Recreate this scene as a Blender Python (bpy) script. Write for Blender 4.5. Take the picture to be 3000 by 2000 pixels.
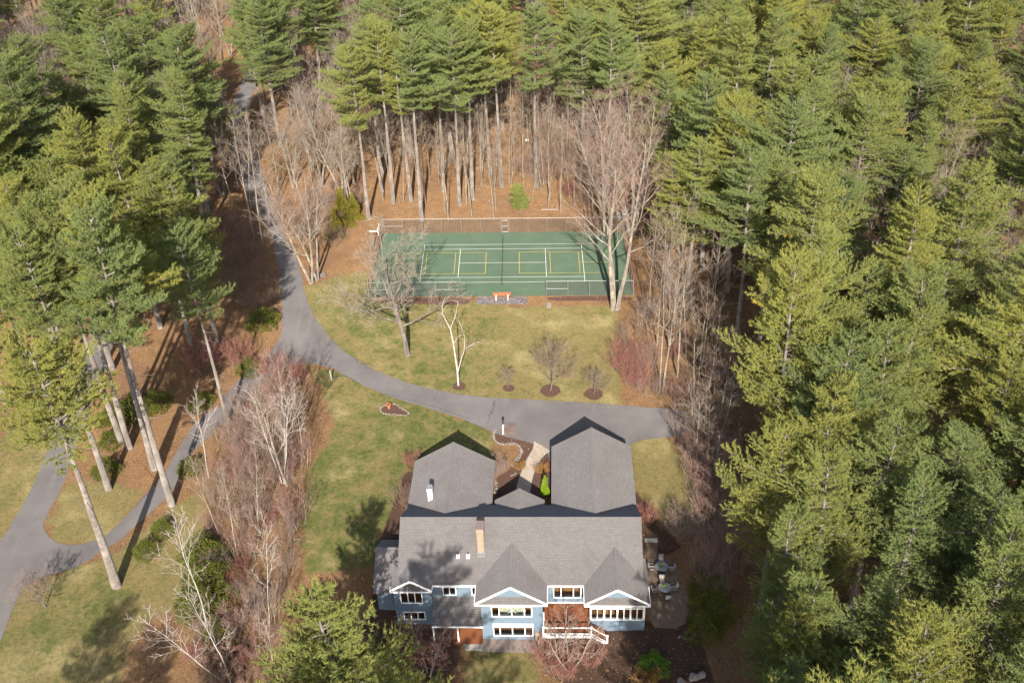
import bpy, bmesh, math, random
import numpy as np
from mathutils import Vector, Matrix
from mathutils.geometry import delaunay_2d_cdt

for o in list(bpy.data.objects):
    bpy.data.objects.remove(o)
SC = bpy.context.scene
COL = SC.collection
R = math.radians

# ------------------------------------------------------------------ camera
F_PX, YAW, PITCH, ROLL = 3051.165, 0.0267383, 0.6056378, -0.0393577
CAM = np.array([4.50089, -133.0594, 78.0423])
def cam_axes():
    cy, sy = math.cos(YAW), math.sin(YAW)
    d = np.array([-sy*math.cos(PITCH), cy*math.cos(PITCH), -math.sin(PITCH)])
    r0 = np.array([cy, sy, 0.0]); u0 = np.cross(r0, d)
    r = r0*math.cos(ROLL)+u0*math.sin(ROLL); u = -r0*math.sin(ROLL)+u0*math.cos(ROLL)
    return r, u, d
AR, AU, AD = cam_axes()
cd = bpy.data.cameras.new('camera'); cam = bpy.data.objects.new('camera', cd); COL.objects.link(cam)
cd.sensor_fit = 'HORIZONTAL'; cd.sensor_width = 36.0; cd.lens = F_PX/3000*36
cd.clip_start = 1.0; cd.clip_end = 5000
M = Matrix.Identity(4)
for i in range(3):
    M[i][0] = AR[i]; M[i][1] = AU[i]; M[i][2] = -AD[i]; M[i][3] = CAM[i]
cam.matrix_world = M
SC.camera = cam

# ------------------------------------------------------------------ sky, sun, exposure
SUN_EL = R(32.3); SUN_AZ = R(1.5)      # shadows run away from the camera, 1.5 deg towards -x
SUND = Vector((math.sin(SUN_AZ)*math.cos(SUN_EL), -math.cos(SUN_AZ)*math.cos(SUN_EL), math.sin(SUN_EL)))  # towards the sun
w = bpy.data.worlds.new('World'); SC.world = w; w.use_nodes = True
nt = w.node_tree
sky = nt.nodes.new('ShaderNodeTexSky'); sky.sky_type = 'NISHITA'; sky.sun_disc = False
sky.sun_elevation = SUN_EL; sky.sun_rotation = math.atan2(SUND.x, SUND.y)
sky.altitude = 100; sky.air_density = 1.0; sky.dust_density = 2.0; sky.ozone_density = 0.6
bg = nt.nodes['Background']; bg.inputs['Strength'].default_value = 0.115
nt.links.new(sky.outputs[0], bg.inputs[0])
sl = bpy.data.lights.new('sun', 'SUN'); sl.energy = 4.8; sl.angle = R(0.55); sl.color = (1.0, 0.925, 0.825)
so = bpy.data.objects.new('sun', sl); COL.objects.link(so)
so.rotation_euler = (-SUND).to_track_quat('-Z', 'Y').to_euler(); so.location = (40, -200, 150)
SC.view_settings.view_transform = 'Standard'; SC.view_settings.look = 'None'
SC.view_settings.gamma = 1; SC.view_settings.use_curve_mapping = False
SC.view_settings.exposure = 1.27
SC.render.engine = 'CYCLES'
SC.cycles.max_bounces = 6; SC.cycles.transparent_max_bounces = 16
SC.cycles.diffuse_bounces = 3

# ------------------------------------------------------------------ terrain and survey helpers
HY = -0.0280733
EX = np.array([math.cos(HY), math.sin(HY), 0]); EY = np.array([-math.sin(HY), math.cos(HY), 0])
def hloc(x, y):
    return x*EX[0]+y*EX[1], x*EY[0]+y*EY[1]
def W(hx, hy, z=0.0):
    return (hx*EX[0]+hy*EY[0], hx*EX[1]+hy*EY[1], z)
AX = np.array([-60., -30, -18, -10, 7, 9, 12, 16, 20, 30, 60])
AV = np.array([0., 0, 1.3, 2.5, 2.5, 2.1, 1.0, .75, .4, .3, .3])
def gz(x, y):
    """height of the ground (works on arrays)"""
    x = np.asarray(x, float); y = np.asarray(y, float)
    hx = x*EX[0]+y*EX[1]; hy = x*EY[0]+y*EY[1]
    a = np.interp(hx, AX, AV)
    lo = np.interp(hx, [-12, -8, 16, 20], [-54, -58.5, -58.5, -56]); hi = np.interp(hx, [-12, -8, 16, 20], [-69, -66, -66, -68])
    t = np.clip((lo-hy)/(lo-hi), 0, 1); t = t*t*(3-2*t)
    return -0.02*x - a*t
def G(px, py, h=0.0):
    """ground point (plus height h above ground) surveyed at a photo pixel"""
    v = AD+AR*(px-1500)/F_PX-AU*(py-1000)/F_PX
    z = 0.0
    for _ in range(12):
        t = (z+h-CAM[2])/v[2]; p = CAM+t*v; z = float(gz(p[0], p[1]))
    return float(p[0]), float(p[1]), z
def GP(pts, s=1.2755):
    return [G(x*s, y*s)[:2] for x, y in pts]
def inside(poly, x, y):
    x = np.asarray(x); y = np.asarray(y); r = np.zeros(x.shape, bool); n = len(poly)
    for i in range(n):
        x0, y0 = poly[i]; x1, y1 = poly[(i+1) % n]
        c = ((y0 > y) != (y1 > y)); 
        with np.errstate(divide='ignore', invalid='ignore'):
            r ^= c & (x < (x1-x0)*(y-y0)/(y1-y0+1e-12)+x0)
    return r
def sdist(poly, x, y):
    """signed distance, positive inside"""
    x = np.asarray(x, float); y = np.asarray(y, float); d = np.full(x.shape, 1e9); n = len(poly)
    for i in range(n):
        ax, ay = poly[i]; bx, by = poly[(i+1) % n]; dx, dy = bx-ax, by-ay
        t = np.clip(((x-ax)*dx+(y-ay)*dy)/(dx*dx+dy*dy+1e-9), 0, 1)
        d = np.minimum(d, np.hypot(x-ax-t*dx, y-ay-t*dy))
    return np.where(inside(poly, x, y), d, -d)

# ------------------------------------------------------------------ materials
MATS = {}
def newmat(name):
    m = bpy.data.materials.new(name); m.use_nodes = True
    MATS[name] = m
    t = m.node_tree; b = t.nodes['Principled BSDF']
    if 'Diffuse Roughness' in b.inputs: b.inputs['Diffuse Roughness'].default_value = .9
    return m, t, b
def N(t, typ, **kw):
    n = t.nodes.new(typ)
    for k, v in kw.items():
        if k in n.inputs.keys(): n.inputs[k].default_value = v
        else: setattr(n, k, v)
    return n
def noise(t, vec, scale, detail=4, rough=.6):
    n = N(t, 'ShaderNodeTexNoise'); n.inputs['Scale'].default_value = scale; n.inputs['Detail'].default_value = detail
    n.inputs['Roughness'].default_value = rough
    t.links.new(vec, n.inputs['Vector']); return n.outputs['Fac']
def ramp(t, fac, stops):
    r = N(t, 'ShaderNodeValToRGB'); e = r.color_ramp.elements
    while len(e) < len(stops): e.new(.5)
    for el, (p, c) in zip(e, stops):
        el.position = p; el.color = (*c, 1) if len(c) == 3 else c
    t.links.new(fac, r.inputs[0]); return r.outputs[0]
def mixc(t, fac, a, b, mode='MIX'):
    m = N(t, 'ShaderNodeMix', data_type='RGBA', blend_type=mode)
    for s, v in ((0, fac), (6, a), (7, b)):
        if isinstance(v, (int, float)): m.inputs[s].default_value = v
        elif isinstance(v, tuple): m.inputs[s].default_value = (*v, 1)
        else: t.links.new(v, m.inputs[s])
    return m.outputs[2]
def mathn(t, op, a, b=0.0, c=0.0):
    m = N(t, 'ShaderNodeMath', operation=op)
    for s, v in ((0, a), (1, b), (2, c)):
        if isinstance(v, (int, float)): m.inputs[s].default_value = v
        else: t.links.new(v, m.inputs[s])
    return m.outputs[0]
def smooth(t, v, a, b):
    m = N(t, 'ShaderNodeMapRange', interpolation_type='SMOOTHSTEP'); t.links.new(v, m.inputs[0])
    m.inputs[1].default_value = a; m.inputs[2].default_value = b; return m.outputs[0]
def bump(t, b, h, strength=.3, dist=.05):
    n = N(t, 'ShaderNodeBump'); n.inputs['Strength'].default_value = strength; n.inputs['Distance'].default_value = dist
    t.links.new(h, n.inputs['Height']); t.links.new(n.outputs[0], b.inputs['Normal'])
def coords(t, kind='Object'):
    return N(t, 'ShaderNodeTexCoord').outputs[kind]
def world(t):
    return N(t, 'ShaderNodeNewGeometry').outputs['Position']
def simple(name, c1, c2=None, scale=4, rough=.8, spec=.2, detail=5, bumpk=0, metallic=0, rnd=0.0):
    m, t, b = newmat(name)
    c2 = c2 or tuple(x*.8 for x in c1)
    p = coords(t)
    f = noise(t, p, scale, detail)
    col = ramp(t, f, [(.3, c2), (.7, c1)])
    if rnd:
        oi = N(t, 'ShaderNodeObjectInfo')
        v = mathn(t, 'MULTIPLY_ADD', oi.outputs['Random'], 2*rnd, 1-rnd)
        hs = N(t, 'ShaderNodeHueSaturation'); t.links.new(v, hs.inputs['Value']); t.links.new(col, hs.inputs['Color']); col = hs.outputs[0]
    t.links.new(col, b.inputs['Base Color'])
    b.inputs['Roughness'].default_value = rough; b.inputs['Specular IOR Level'].default_value = spec
    b.inputs['Metallic'].default_value = metallic
    if bumpk: bump(t, b, f, bumpk, .05)
    return m

def m_ground():
    m, t, b = newmat('ground')
    p = world(t)
    at = lambda n: N(t, 'ShaderNodeAttribute', attribute_name=n).outputs['Fac']
    big = noise(t, p, .09, 4); mid = noise(t, p, .55, 5, .65); fine = noise(t, p, 5.0, 5, .75); vf = noise(t, p, 17, 3, .7)
    # leaf and needle litter
    lit = ramp(t, mid, [(.25, (.145, .083, .046)), (.5, (.25, .138, .070)), (.75, (.34, .195, .10))])
    lit = mixc(t, smooth(t, fine, .4, .68), lit, (.43, .25, .125))
    lit = mixc(t, smooth(t, vf, .5, .75), lit, (.055, .034, .022))
    lit = mixc(t, smooth(t, big, .45, .7), lit, mixc(t, .5, lit, (.15, .085, .06)))
    # dry and green turf
    dry = ramp(t, fine, [(.25, (.17, .125, .052)), (.5, (.27, .205, .09)), (.78, (.36, .285, .135))])
    dry = mixc(t, smooth(t, mid, .35, .7), dry, mixc(t, .55, dry, (.20, .19, .07)))
    dry = mixc(t, smooth(t, noise(t, p, .16, 5, .6), .48, .7), dry, mixc(t, .6, dry, (.44, .36, .18)))
    grn = ramp(t, fine, [(.25, (.07, .09, .022)), (.55, (.125, .145, .042)), (.8, (.21, .205, .075))])
    gm = mathn(t, 'ADD', at('green'), mathn(t, 'MULTIPLY_ADD', mid, 2.3, -1.15))
    gm = mathn(t, 'ADD', gm, mathn(t, 'MULTIPLY_ADD', fine, .9, -.45))
    gm = mathn(t, 'ADD', gm, mathn(t, 'MULTIPLY_ADD', big, 1.2, -.6))
    turf = mixc(t, smooth(t, gm, .1, 1.25), dry, grn)
    gr = noise(t, p, 2.2, 6, .8); turf = mixc(t, smooth(t, gr, .42, .72), turf, mixc(t, 1.0, turf, (.62, .66, .6), 'MULTIPLY')); turf = mixc(t, smooth(t, vf, .5, .72), turf, mixc(t, 1.0, turf, (1.35, 1.3, 1.2), 'MULTIPLY'))
    lm = mathn(t, 'ADD', at('lawn'), mathn(t, 'MULTIPLY_ADD', mid, 1.6, -.8))
    lm = mathn(t, 'ADD', lm, mathn(t, 'MULTIPLY_ADD', fine, .8, -.4))
    col = mixc(t, smooth(t, lm, -.25, .35), lit, turf)
    # bare brown earth and mulch
    mul = ramp(t, fine, [(.3, (.07, .042, .03)), (.7, (.15, .09, .065))])
    mm = mathn(t, 'ADD', at('earth'), mathn(t, 'MULTIPLY_ADD', fine, .7, -.35))
    col = mixc(t, smooth(t, mm, .3, .6), col, mul)
    t.links.new(col, b.inputs['Base Color']); b.inputs['Roughness'].default_value = .95; b.inputs['Specular IOR Level'].default_value = .1
    h = mathn(t, 'ADD', fine, mathn(t, 'MULTIPLY', vf, .5)); bump(t, b, h, .8, .12)
m_ground()

def m_asphalt():
    m, t, b = newmat('asphalt'); p = world(t)
    big = noise(t, p, .18, 4); fine = noise(t, p, 9, 4, .8)
    st = N(t, 'ShaderNodeMapping'); st.inputs['Scale'].default_value = (.5, .12, 1); t.links.new(p, st.inputs['Vector'])
    wear = noise(t, st.outputs[0], 1.0, 5)
    c = ramp(t, big, [(.3, (.160, .147, .141)), (.7, (.232, .214, .202))])
    c = mixc(t, smooth(t, wear, .5, .8), c, (.25, .23, .215))
    c = mixc(t, smooth(t, fine, .45, .8), c, mixc(t, .35, c, (.08, .075, .08)))
    t.links.new(c, b.inputs['Base Color']); b.inputs['Roughness'].default_value = .9; b.inputs['Specular IOR Level'].default_value = .25
    bump(t, b, fine, .4, .02)
m_asphalt()

def m_shingle():
    m, t, b = newmat('shingle'); p = coords(t)
    sx = N(t, 'ShaderNodeSeparateXYZ'); t.links.new(p, sx.inputs[0])
    u = mathn(t, 'ADD', sx.outputs[0], mathn(t, 'MULTIPLY', sx.outputs[1], .93)); v = mathn(t, 'MULTIPLY', sx.outputs[2], 1.82)
    cx = N(t, 'ShaderNodeCombineXYZ'); t.links.new(u, cx.inputs[0]); t.links.new(v, cx.inputs[1])
    br = N(t, 'ShaderNodeTexBrick'); t.links.new(cx.outputs[0], br.inputs['Vector'])
    br.inputs['Scale'].default_value = 1; br.inputs['Brick Width'].default_value = .32; br.inputs['Row Height'].default_value = .15
    br.inputs['Mortar Size'].default_value = .012; br.inputs['Bias'].default_value = 0
    br.inputs['Color1'].default_value = (.215, .195, .183, 1); br.inputs['Color2'].default_value = (.178, .163, .155, 1); br.inputs['Mortar'].default_value = (.115, .104, .10, 1)
    big = noise(t, p, .25, 5); mid = noise(t, p, 2.2, 5, .7)
    c = mixc(t, smooth(t, big, .4, .72), br.outputs[0], mixc(t, .35, br.outputs[0], (.12, .10, .09)))
    c = mixc(t, smooth(t, mid, .5, .8), c, mixc(t, .3, c, (.30, .27, .25)))
    t.links.new(c, b.inputs['Base Color']); b.inputs['Roughness'].default_value = .92; b.inputs['Specular IOR Level'].default_value = .15
    bump(t, b, br.outputs['Fac'], -.5, .02); b.inputs['Diffuse Roughness'].default_value = .55
m_shingle()

def m_siding():
    m, t, b = newmat('siding'); p = coords(t)
    sx = N(t, 'ShaderNodeSeparateXYZ'); t.links.new(p, sx.inputs[0])
    s = mathn(t, 'FRACT', mathn(t, 'MULTIPLY', sx.outputs[2], 1/.115))
    n = noise(t, p, 3, 5, .7)
    c = ramp(t, n, [(.3, (.155, .222, .29)), (.7, (.205, .28, .355))])
    c = mixc(t, smooth(t, s, .86, 1.0), c, (.115, .16, .205))
    t.links.new(c, b.inputs['Base Color']); b.inputs['Roughness'].default_value = .7
    bump(t, b, s, .5, .03)
m_siding()

def m_boards(name, c1, c2, c3, wdt=.14, axis=0):
    m, t, b = newmat(name); p = coords(t)
    sx = N(t, 'ShaderNodeSeparateXYZ'); t.links.new(p, sx.inputs[0])
    s = mathn(t, 'FRACT', mathn(t, 'MULTIPLY', sx.outputs[axis], 1/wdt))
    mp = N(t, 'ShaderNodeMapping'); mp.inputs['Scale'].default_value = (1, 9, 9) if axis == 1 else (9, 1, 9)
    t.links.new(p, mp.inputs[0]); g = noise(t, mp.outputs[0], 1.2, 5, .7)
    c = ramp(t, g, [(.3, c1), (.7, c2)]); c = mixc(t, smooth(t, s, .9, .97), c, c3)
    t.links.new(c, b.inputs['Base Color']); b.inputs['Roughness'].default_value = .65
m_boards('deck_wood', (.21, .068, .026), (.30, .105, .042), (.06, .02, .01), axis=1)
m_boards('bench_wood', (.33, .115, .045), (.45, .17, .07), (.12, .04, .02), wdt=.11, axis=1)
m_boards('floor_wood', (.36, .16, .055), (.46, .22, .08), (.2, .08, .03), wdt=.1, axis=0)

def m_glass():
    m, t, b = newmat('glass')
    tr = N(t, 'ShaderNodeBsdfTransparent'); tr.inputs[0].default_value = (.86, .88, .88, 1)
    gl = N(t, 'ShaderNodeBsdfGlossy'); gl.inputs['Roughness'].default_value = .03
    lw = N(t, 'ShaderNodeLayerWeight'); fr = N(t, 'ShaderNodeMath', operation='MULTIPLY_ADD'); t.links.new(mathn(t, 'POWER', lw.outputs['Facing'], 4.0), fr.inputs[0]); fr.inputs[1].default_value = .85; fr.inputs[2].default_value = .05
    mx = N(t, 'ShaderNodeMixShader'); t.links.new(fr.outputs[0], mx.inputs[0]); t.links.new(tr.outputs[0], mx.inputs[1]); t.links.new(gl.outputs[0], mx.inputs[2])
    t.links.new(mx.outputs[0], t.nodes['Material Output'].inputs[0])
m_glass()
def m_mesh(name, col, cover):
    m, t, b = newmat(name)
    tr = N(t, 'ShaderNodeBsdfTransparent'); df = N(t, 'ShaderNodeBsdfDiffuse'); df.inputs[0].default_value = (*col, 1)
    mx = N(t, 'ShaderNodeMixShader'); mx.inputs[0].default_value = cover
    t.links.new(tr.outputs[0], mx.inputs[1]); t.links.new(df.outputs[0], mx.inputs[2]); t.links.new(mx.outputs[0], t.nodes['Material Output'].inputs[0])
m_mesh('chain_link', (.10, .10, .095), .13)
m_mesh('net_mesh', (.02, .025, .025), .6)

def m_needles(name):
    m, t, b = newmat(name)
    base = N(t, 'ShaderNodeObjectInfo').outputs['Color']
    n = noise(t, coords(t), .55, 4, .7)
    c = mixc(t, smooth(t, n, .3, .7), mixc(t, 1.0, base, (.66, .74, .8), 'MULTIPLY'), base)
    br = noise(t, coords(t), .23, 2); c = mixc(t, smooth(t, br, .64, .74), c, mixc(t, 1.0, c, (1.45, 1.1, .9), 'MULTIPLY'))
    df = N(t, 'ShaderNodeBsdfDiffuse'); df.inputs['Roughness'].default_value = .8; t.links.new(c, df.inputs[0])
    tl = N(t, 'ShaderNodeBsdfTranslucent'); t.links.new(mixc(t, 1.0, c, (1.0, 1.05, .6), 'MULTIPLY'), tl.inputs[0])
    mx = N(t, 'ShaderNodeMixShader'); mx.inputs[0].default_value = .38
    t.links.new(df.outputs[0], mx.inputs[1]); t.links.new(tl.outputs[0], mx.inputs[2])
    t.links.new(mx.outputs[0], t.nodes['Material Output'].inputs[0])
TINT = {'deep green': (.190, .220, .078), 'green': (.215, .236, .075), 'olive green': (.240, .248, .072), 'yellow green': (.264, .258, .068)}
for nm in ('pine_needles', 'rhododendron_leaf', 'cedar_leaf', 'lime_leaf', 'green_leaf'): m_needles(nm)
LEAFCOL = {'rhodo': (.13, .14, .03), 'cedar': (.24, .20, .035), 'arbor': (.26, .38, .02), 'greenbush': (.12, .24, .03)}
def m_bark(name, c1, c2, c3=None, scale=3, dots=False):
    m, t, b = newmat(name); p = coords(t)
    mp = N(t, 'ShaderNodeMapping'); mp.inputs['Scale'].default_value = (1, 1, .25) if not dots else (.5, .5, 2.2)
    t.links.new(p, mp.inputs[0]); f = noise(t, mp.outputs[0], scale, 5, .7)
    c = ramp(t, f, [(.3, c2), (.62, c1)])
    if c3: c = mixc(t, smooth(t, noise(t, p, .7, 4), .45, .62), c, c3)
    t.links.new(c, b.inputs['Base Color']); b.inputs['Roughness'].default_value = .9; b.inputs['Specular IOR Level'].default_value = .1
    bump(t, b, f, .6, .05)
m_bark('pine_bark', (.26, .225, .195), (.13, .11, .095), (.32, .285, .25))
m_bark('grey_bark', (.30, .255, .21), (.15, .12, .10), (.38, .34, .26))
m_bark('dark_bark', (.20, .17, .145), (.09, .075, .065), (.26, .23, .19))
m_bark('birch_bark', (.58, .55, .51), (.24, .21, .18), (.48, .45, .40), scale=5, dots=True)
def m_twig(name, a, b_):
    m, t, b = newmat(name)
    oi = N(t, 'ShaderNodeObjectInfo'); c = ramp(t, oi.outputs['Random'], [(0, a), (1, b_)])
    t.links.new(c, b.inputs['Base Color']); b.inputs['Roughness'].default_value = .85; b.inputs['Specular IOR Level'].default_value = .1
m_twig('grey_twig', (.24, .195, .165), (.30, .25, .20))
m_twig('red_twig', (.25, .15, .125), (.29, .19, .155))
m_twig('crimson_twig', (.25, .125, .10), (.235, .115, .095))
m_twig('tan_twig', (.25, .185, .155), (.29, .21, .175))
m_twig('brown_twig', (.22, .15, .11), (.27, .19, .14))
m_twig('birch_twig', (.29, .20, .17), (.33, .24, .20))
m_twig('orange_leaf', (.30, .15, .05), (.34, .2, .07))

simple('court_green', (.168, .222, .160), (.126, .184, .128), .35, .85, detail=9)
simple('line_white', (.72, .72, .70), (.60, .60, .58), 6, .7)
simple('line_yellow', (.55, .40, .06), (.45, .33, .05), 6, .7)
simple('trim_white', (.80, .80, .79), (.72, .72, .71), 3, .5)
simple('tan_stucco', (.48, .37, .27), (.40, .31, .22), 2.5, .85, bumpk=.2)
simple('dark_cap', (.14, .11, .10), (.10, .08, .075), 4, .7)
simple('grey_metal', (.38, .39, .39), (.30, .31, .31), 4, .45, metallic=.4)
simple('dark_metal', (.05, .05, .055), (.03, .03, .035), 4, .5)
simple('black_iron', (.02, .022, .026), (.012, .013, .016), 4, .5)
simple('field_stone', (.40, .36, .315), (.25, .22, .19), 3, .9, bumpk=.5, rnd=.3)
simple('path_stone', (.50, .42, .33), (.41, .34, .27), 5, .9, rnd=.12)
simple('edge_stone', (.47, .45, .43), (.35, .33, .32), 6, .9, rnd=.15)
simple('dark_paver', (.19, .175, .175), (.12, .11, .115), 6, .85, rnd=.4)
simple('patio_paver', (.22, .165, .12), (.145, .105, .078), 2.5, .9, bumpk=.3, rnd=.15)
simple('mulch', (.14, .078, .055), (.055, .032, .025), 7, .95, bumpk=.8)
simple('gravel', (.34, .28, .25), (.17, .135, .12), 14, .95, bumpk=.8)
simple('concrete', (.45, .43, .40), (.36, .34, .32), 3, .9)
simple('terracotta', (.56, .20, .08), (.45, .15, .06), 4, .8)
simple('tabletop', (.20, .215, .235), (.14, .15, .165), 8, .35, .5)
simple('cushion', (.62, .57, .50), (.52, .47, .41), 6, .9)
simple('grey_cushion', (.36, .35, .33), (.28, .27, .26), 6, .9)
simple('interior_wall', (.42, .36, .28), (.38, .33, .26), 2, .9)
simple('armchair', (.62, .62, .50), (.54, .54, .43), 3, .9)
simple('slate_roof', (.03, .04, .06), (.02, .025, .04), 3, .7)
simple('shed_wood', (.16, .12, .09), (.10, .075, .055), 3, .85)
simple('tar', (.045, .043, .045), (.03, .03, .03), 4, .8)
simple('pot_green', (.30, .42, .03), (.16, .26, .02), 9, .8)

# photographs of sunlit surfaces look brighter than the surfaces are: bring the colours down to real albedos
def dim(names, k):
    for nm in names.split():
        t = MATS[nm].node_tree; b = t.nodes['Principled BSDF']; l = b.inputs['Base Color'].links[0]; src = l.from_socket
        kk = k if isinstance(k, tuple) else (k, k, k)
        t.links.new(mixc(t, 1.0, src, kk, 'MULTIPLY'), b.inputs['Base Color'])
dim('ground', (.50, .515, .51)); dim('asphalt', (.485, .485, .50)); dim('shingle', (.68, .70, .725)); dim('siding', .58); dim('court_green', (.36, .39, .365))
dim('pine_bark grey_bark dark_bark', .66); dim('birch_bark', .68); dim('red_twig', (.74, .70, .70)); dim('crimson_twig', (.76, .68, .68)); dim('grey_twig brown_twig tan_twig birch_twig orange_leaf', .64)
dim('deck_wood bench_wood patio_paver mulch gravel dark_paver concrete terracotta', .62); dim('path_stone edge_stone field_stone tan_stucco', .50); dim('floor_wood interior_wall', .9); dim('trim_white', .86); dim('line_white line_yellow', .7); dim('grey_metal', .6)
dim('cushion grey_cushion tabletop', .75)

# ------------------------------------------------------------------ mesh helpers
def link(name, me, mat, parent=None, loc=None):
    o = bpy.data.objects.new(name, me); COL.objects.link(o)
    if mat: 
        if not me.materials: me.materials.append(MATS[mat])
    if parent: o.parent = parent
    if loc is not None: o.location = loc
    return o
def mesh_np(name, v, tris, smooth_=False):
    v = np.asarray(v, np.float32).reshape(-1, 3); tris = np.asarray(tris, np.int32).reshape(-1, 3)
    me = bpy.data.meshes.new(name); me.vertices.add(len(v)); me.vertices.foreach_set('co', v.ravel())
    me.loops.add(tris.size); me.loops.foreach_set('vertex_index', tris.ravel())
    me.polygons.add(len(tris)); me.polygons.foreach_set('loop_start', np.arange(0, tris.size, 3, dtype=np.int32))
    me.polygons.foreach_set('loop_total', np.full(len(tris), 3, np.int32))
    if smooth_: me.polygons.foreach_set('use_smooth', np.ones(len(tris), bool))
    me.update(); me.validate(); return me
class MB:
    def __init__(s, off=(0, 0, 0)): s.v = []; s.f = []; s.o = off
    def pt(s, p): return (p[0]-s.o[0], p[1]-s.o[1], p[2]-s.o[2])
    def poly(s, pts):
        n = len(s.v); s.v += [s.pt(p) for p in pts]; s.f.append(tuple(range(n, n+len(pts)))); return s
    def hexa(s, b, t):
        n = len(s.v); s.v += [s.pt(p) for p in list(b)+list(t)]; k = len(b)
        s.f.append(tuple(n+i for i in reversed(range(k)))); s.f.append(tuple(n+k+i for i in range(k)))
        for i in range(k): j = (i+1) % k; s.f.append((n+i, n+j, n+k+j, n+k+i))
        return s
    def box(s, x0, x1, y0, y1, z0, z1):
        return s.hexa([(x0, y0, z0), (x1, y0, z0), (x1, y1, z0), (x0, y1, z0)], [(x0, y0, z1), (x1, y0, z1), (x1, y1, z1), (x0, y1, z1)])
    def bar(s, a, b, w, h=None, n=4, w2=None):
        h = h or w; a = Vector(a); b = Vector(b); d = (b-a).normalized()
        up = Vector((0, 0, 1)) if abs(d.z) < .95 else Vector((0, 1, 0))
        x = d.cross(up).normalized(); y = x.cross(d).normalized(); k = (w2/w if w2 else 1)
        if n == 4: ring = [(-.5, -.5), (.5, -.5), (.5, .5), (-.5, .5)]
        else: ring = [(.5*math.cos(2*math.pi*i/n), .5*math.sin(2*math.pi*i/n)) for i in range(n)]
        B = [a+x*(p*w)+y*(q*h) for p, q in ring]; T = [b+x*(p*w*k)+y*(q*h*k) for p, q in ring]
        return s.hexa(B, T)
    def lathe(s, prof, c, n=16):
        k = len(s.v)
        for r, z in prof:
            for i in range(n):
                a = 2*math.pi*i/n; s.v.append(s.pt((c[0]+r*math.cos(a), c[1]+r*math.sin(a), c[2]+z)))
        for j in range(len(prof)-1):
            for i in range(n):
                i2 = (i+1) % n; s.f.append((k+j*n+i, k+j*n+i2, k+(j+1)*n+i2, k+(j+1)*n+i))
        s.f.append(tuple(k+i for i in reversed(range(n)))); s.f.append(tuple(k+(len(prof)-1)*n+i for i in range(n)))
        return s
    def build(s, name, mat, parent=None, bevel=0, smooth_=False):
        me = bpy.data.meshes.new(name); me.from_pydata(s.v, [], s.f); 
        bm = bmesh.new(); bm.from_mesh(me); bmesh.ops.recalc_face_normals(bm, faces=bm.faces)
        if bevel: bmesh.ops.bevel(bm, geom=list(bm.edges), offset=bevel, segments=1, affect='EDGES', clamp_overlap=True)
        if smooth_:
            for f in bm.faces: f.smooth = True
        bm.to_mesh(me); bm.free()
        return link(name, me, mat, parent)
def tag(o, label=None, cat=None, group=None, kind=None):
    if label: o['label'] = label
    if cat: o['category'] = cat
    if group: o['group'] = group
    if kind: o['kind'] = kind
    return o
def empty(name, loc, rz=0, label=None, cat=None, group=None):
    o = bpy.data.objects.new(name, None); COL.objects.link(o); o.location = loc; o.rotation_euler = (0, 0, rz); o.empty_display_size = .3
    return tag(o, label, cat, group)
def copy_tree(o, parent=None):
    c = o.copy(); COL.objects.link(c); c.parent = parent
    for ch in o.children: 
        if ch.name in bpy.data.objects: copy_tree(ch, c)
    return c
def drape(name, poly, dz, mat, step=2.0, kind='structure', parent=None, maxseg=1.0, label=None):
    pts = []
    n = len(poly)
    for i in range(n):
        a = np.array(poly[i]); b = np.array(poly[(i+1) % n]); k = max(1, int(np.linalg.norm(b-a)/maxseg))
        for j in range(k): pts.append(a+(b-a)*j/k)
    nb = len(pts); P = np.array(pts)
    if mat == 'asphalt': P = P+np.random.default_rng(len(pts)).normal(0, .05, P.shape)
    gx, gy = np.meshgrid(np.arange(P[:, 0].min(), P[:, 0].max(), step), np.arange(P[:, 1].min(), P[:, 1].max(), step))
    d = sdist([tuple(p) for p in poly], gx.ravel(), gy.ravel()); keep = d > .25
    Q = np.stack([gx.ravel()[keep], gy.ravel()[keep]], 1)
    allp = [Vector(p) for p in np.vstack([P, Q])]
    vs, es, fs, *_ = delaunay_2d_cdt(allp, [], [list(range(nb))], 1, 1e-5)
    xy = np.array([(v.x, v.y) for v in vs]); z = gz(xy[:, 0], xy[:, 1])+dz
    tr = [tuple(f) for f in fs]
    me = bpy.data.meshes.new(name); me.from_pydata([(a, b_, c) for (a, b_), c in zip(xy, z)], [], tr)
    bm = bmesh.new(); bm.from_mesh(me)
    for f in bm.faces:
        if f.normal.z < 0: f.normal_flip()
    bm.to_mesh(me); bm.free()
    o = link(name, me, mat, parent)
    if not parent: tag(o, label, None, None, kind)
    return o
def smooth_poly(pts, it=2, closed=True):
    P = [np.array(p, float) for p in pts]
    for _ in range(it):
        Q = []
        n = len(P)
        rng = range(n) if closed else range(n-1)
        if not closed: Q.append(P[0])
        for i in rng:
            a, b = P[i], P[(i+1) % n]; Q += [a*.75+b*.25, a*.25+b*.75]
        if not closed: Q.append(P[-1])
        P = Q
    return [tuple(p) for p in P]

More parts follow.
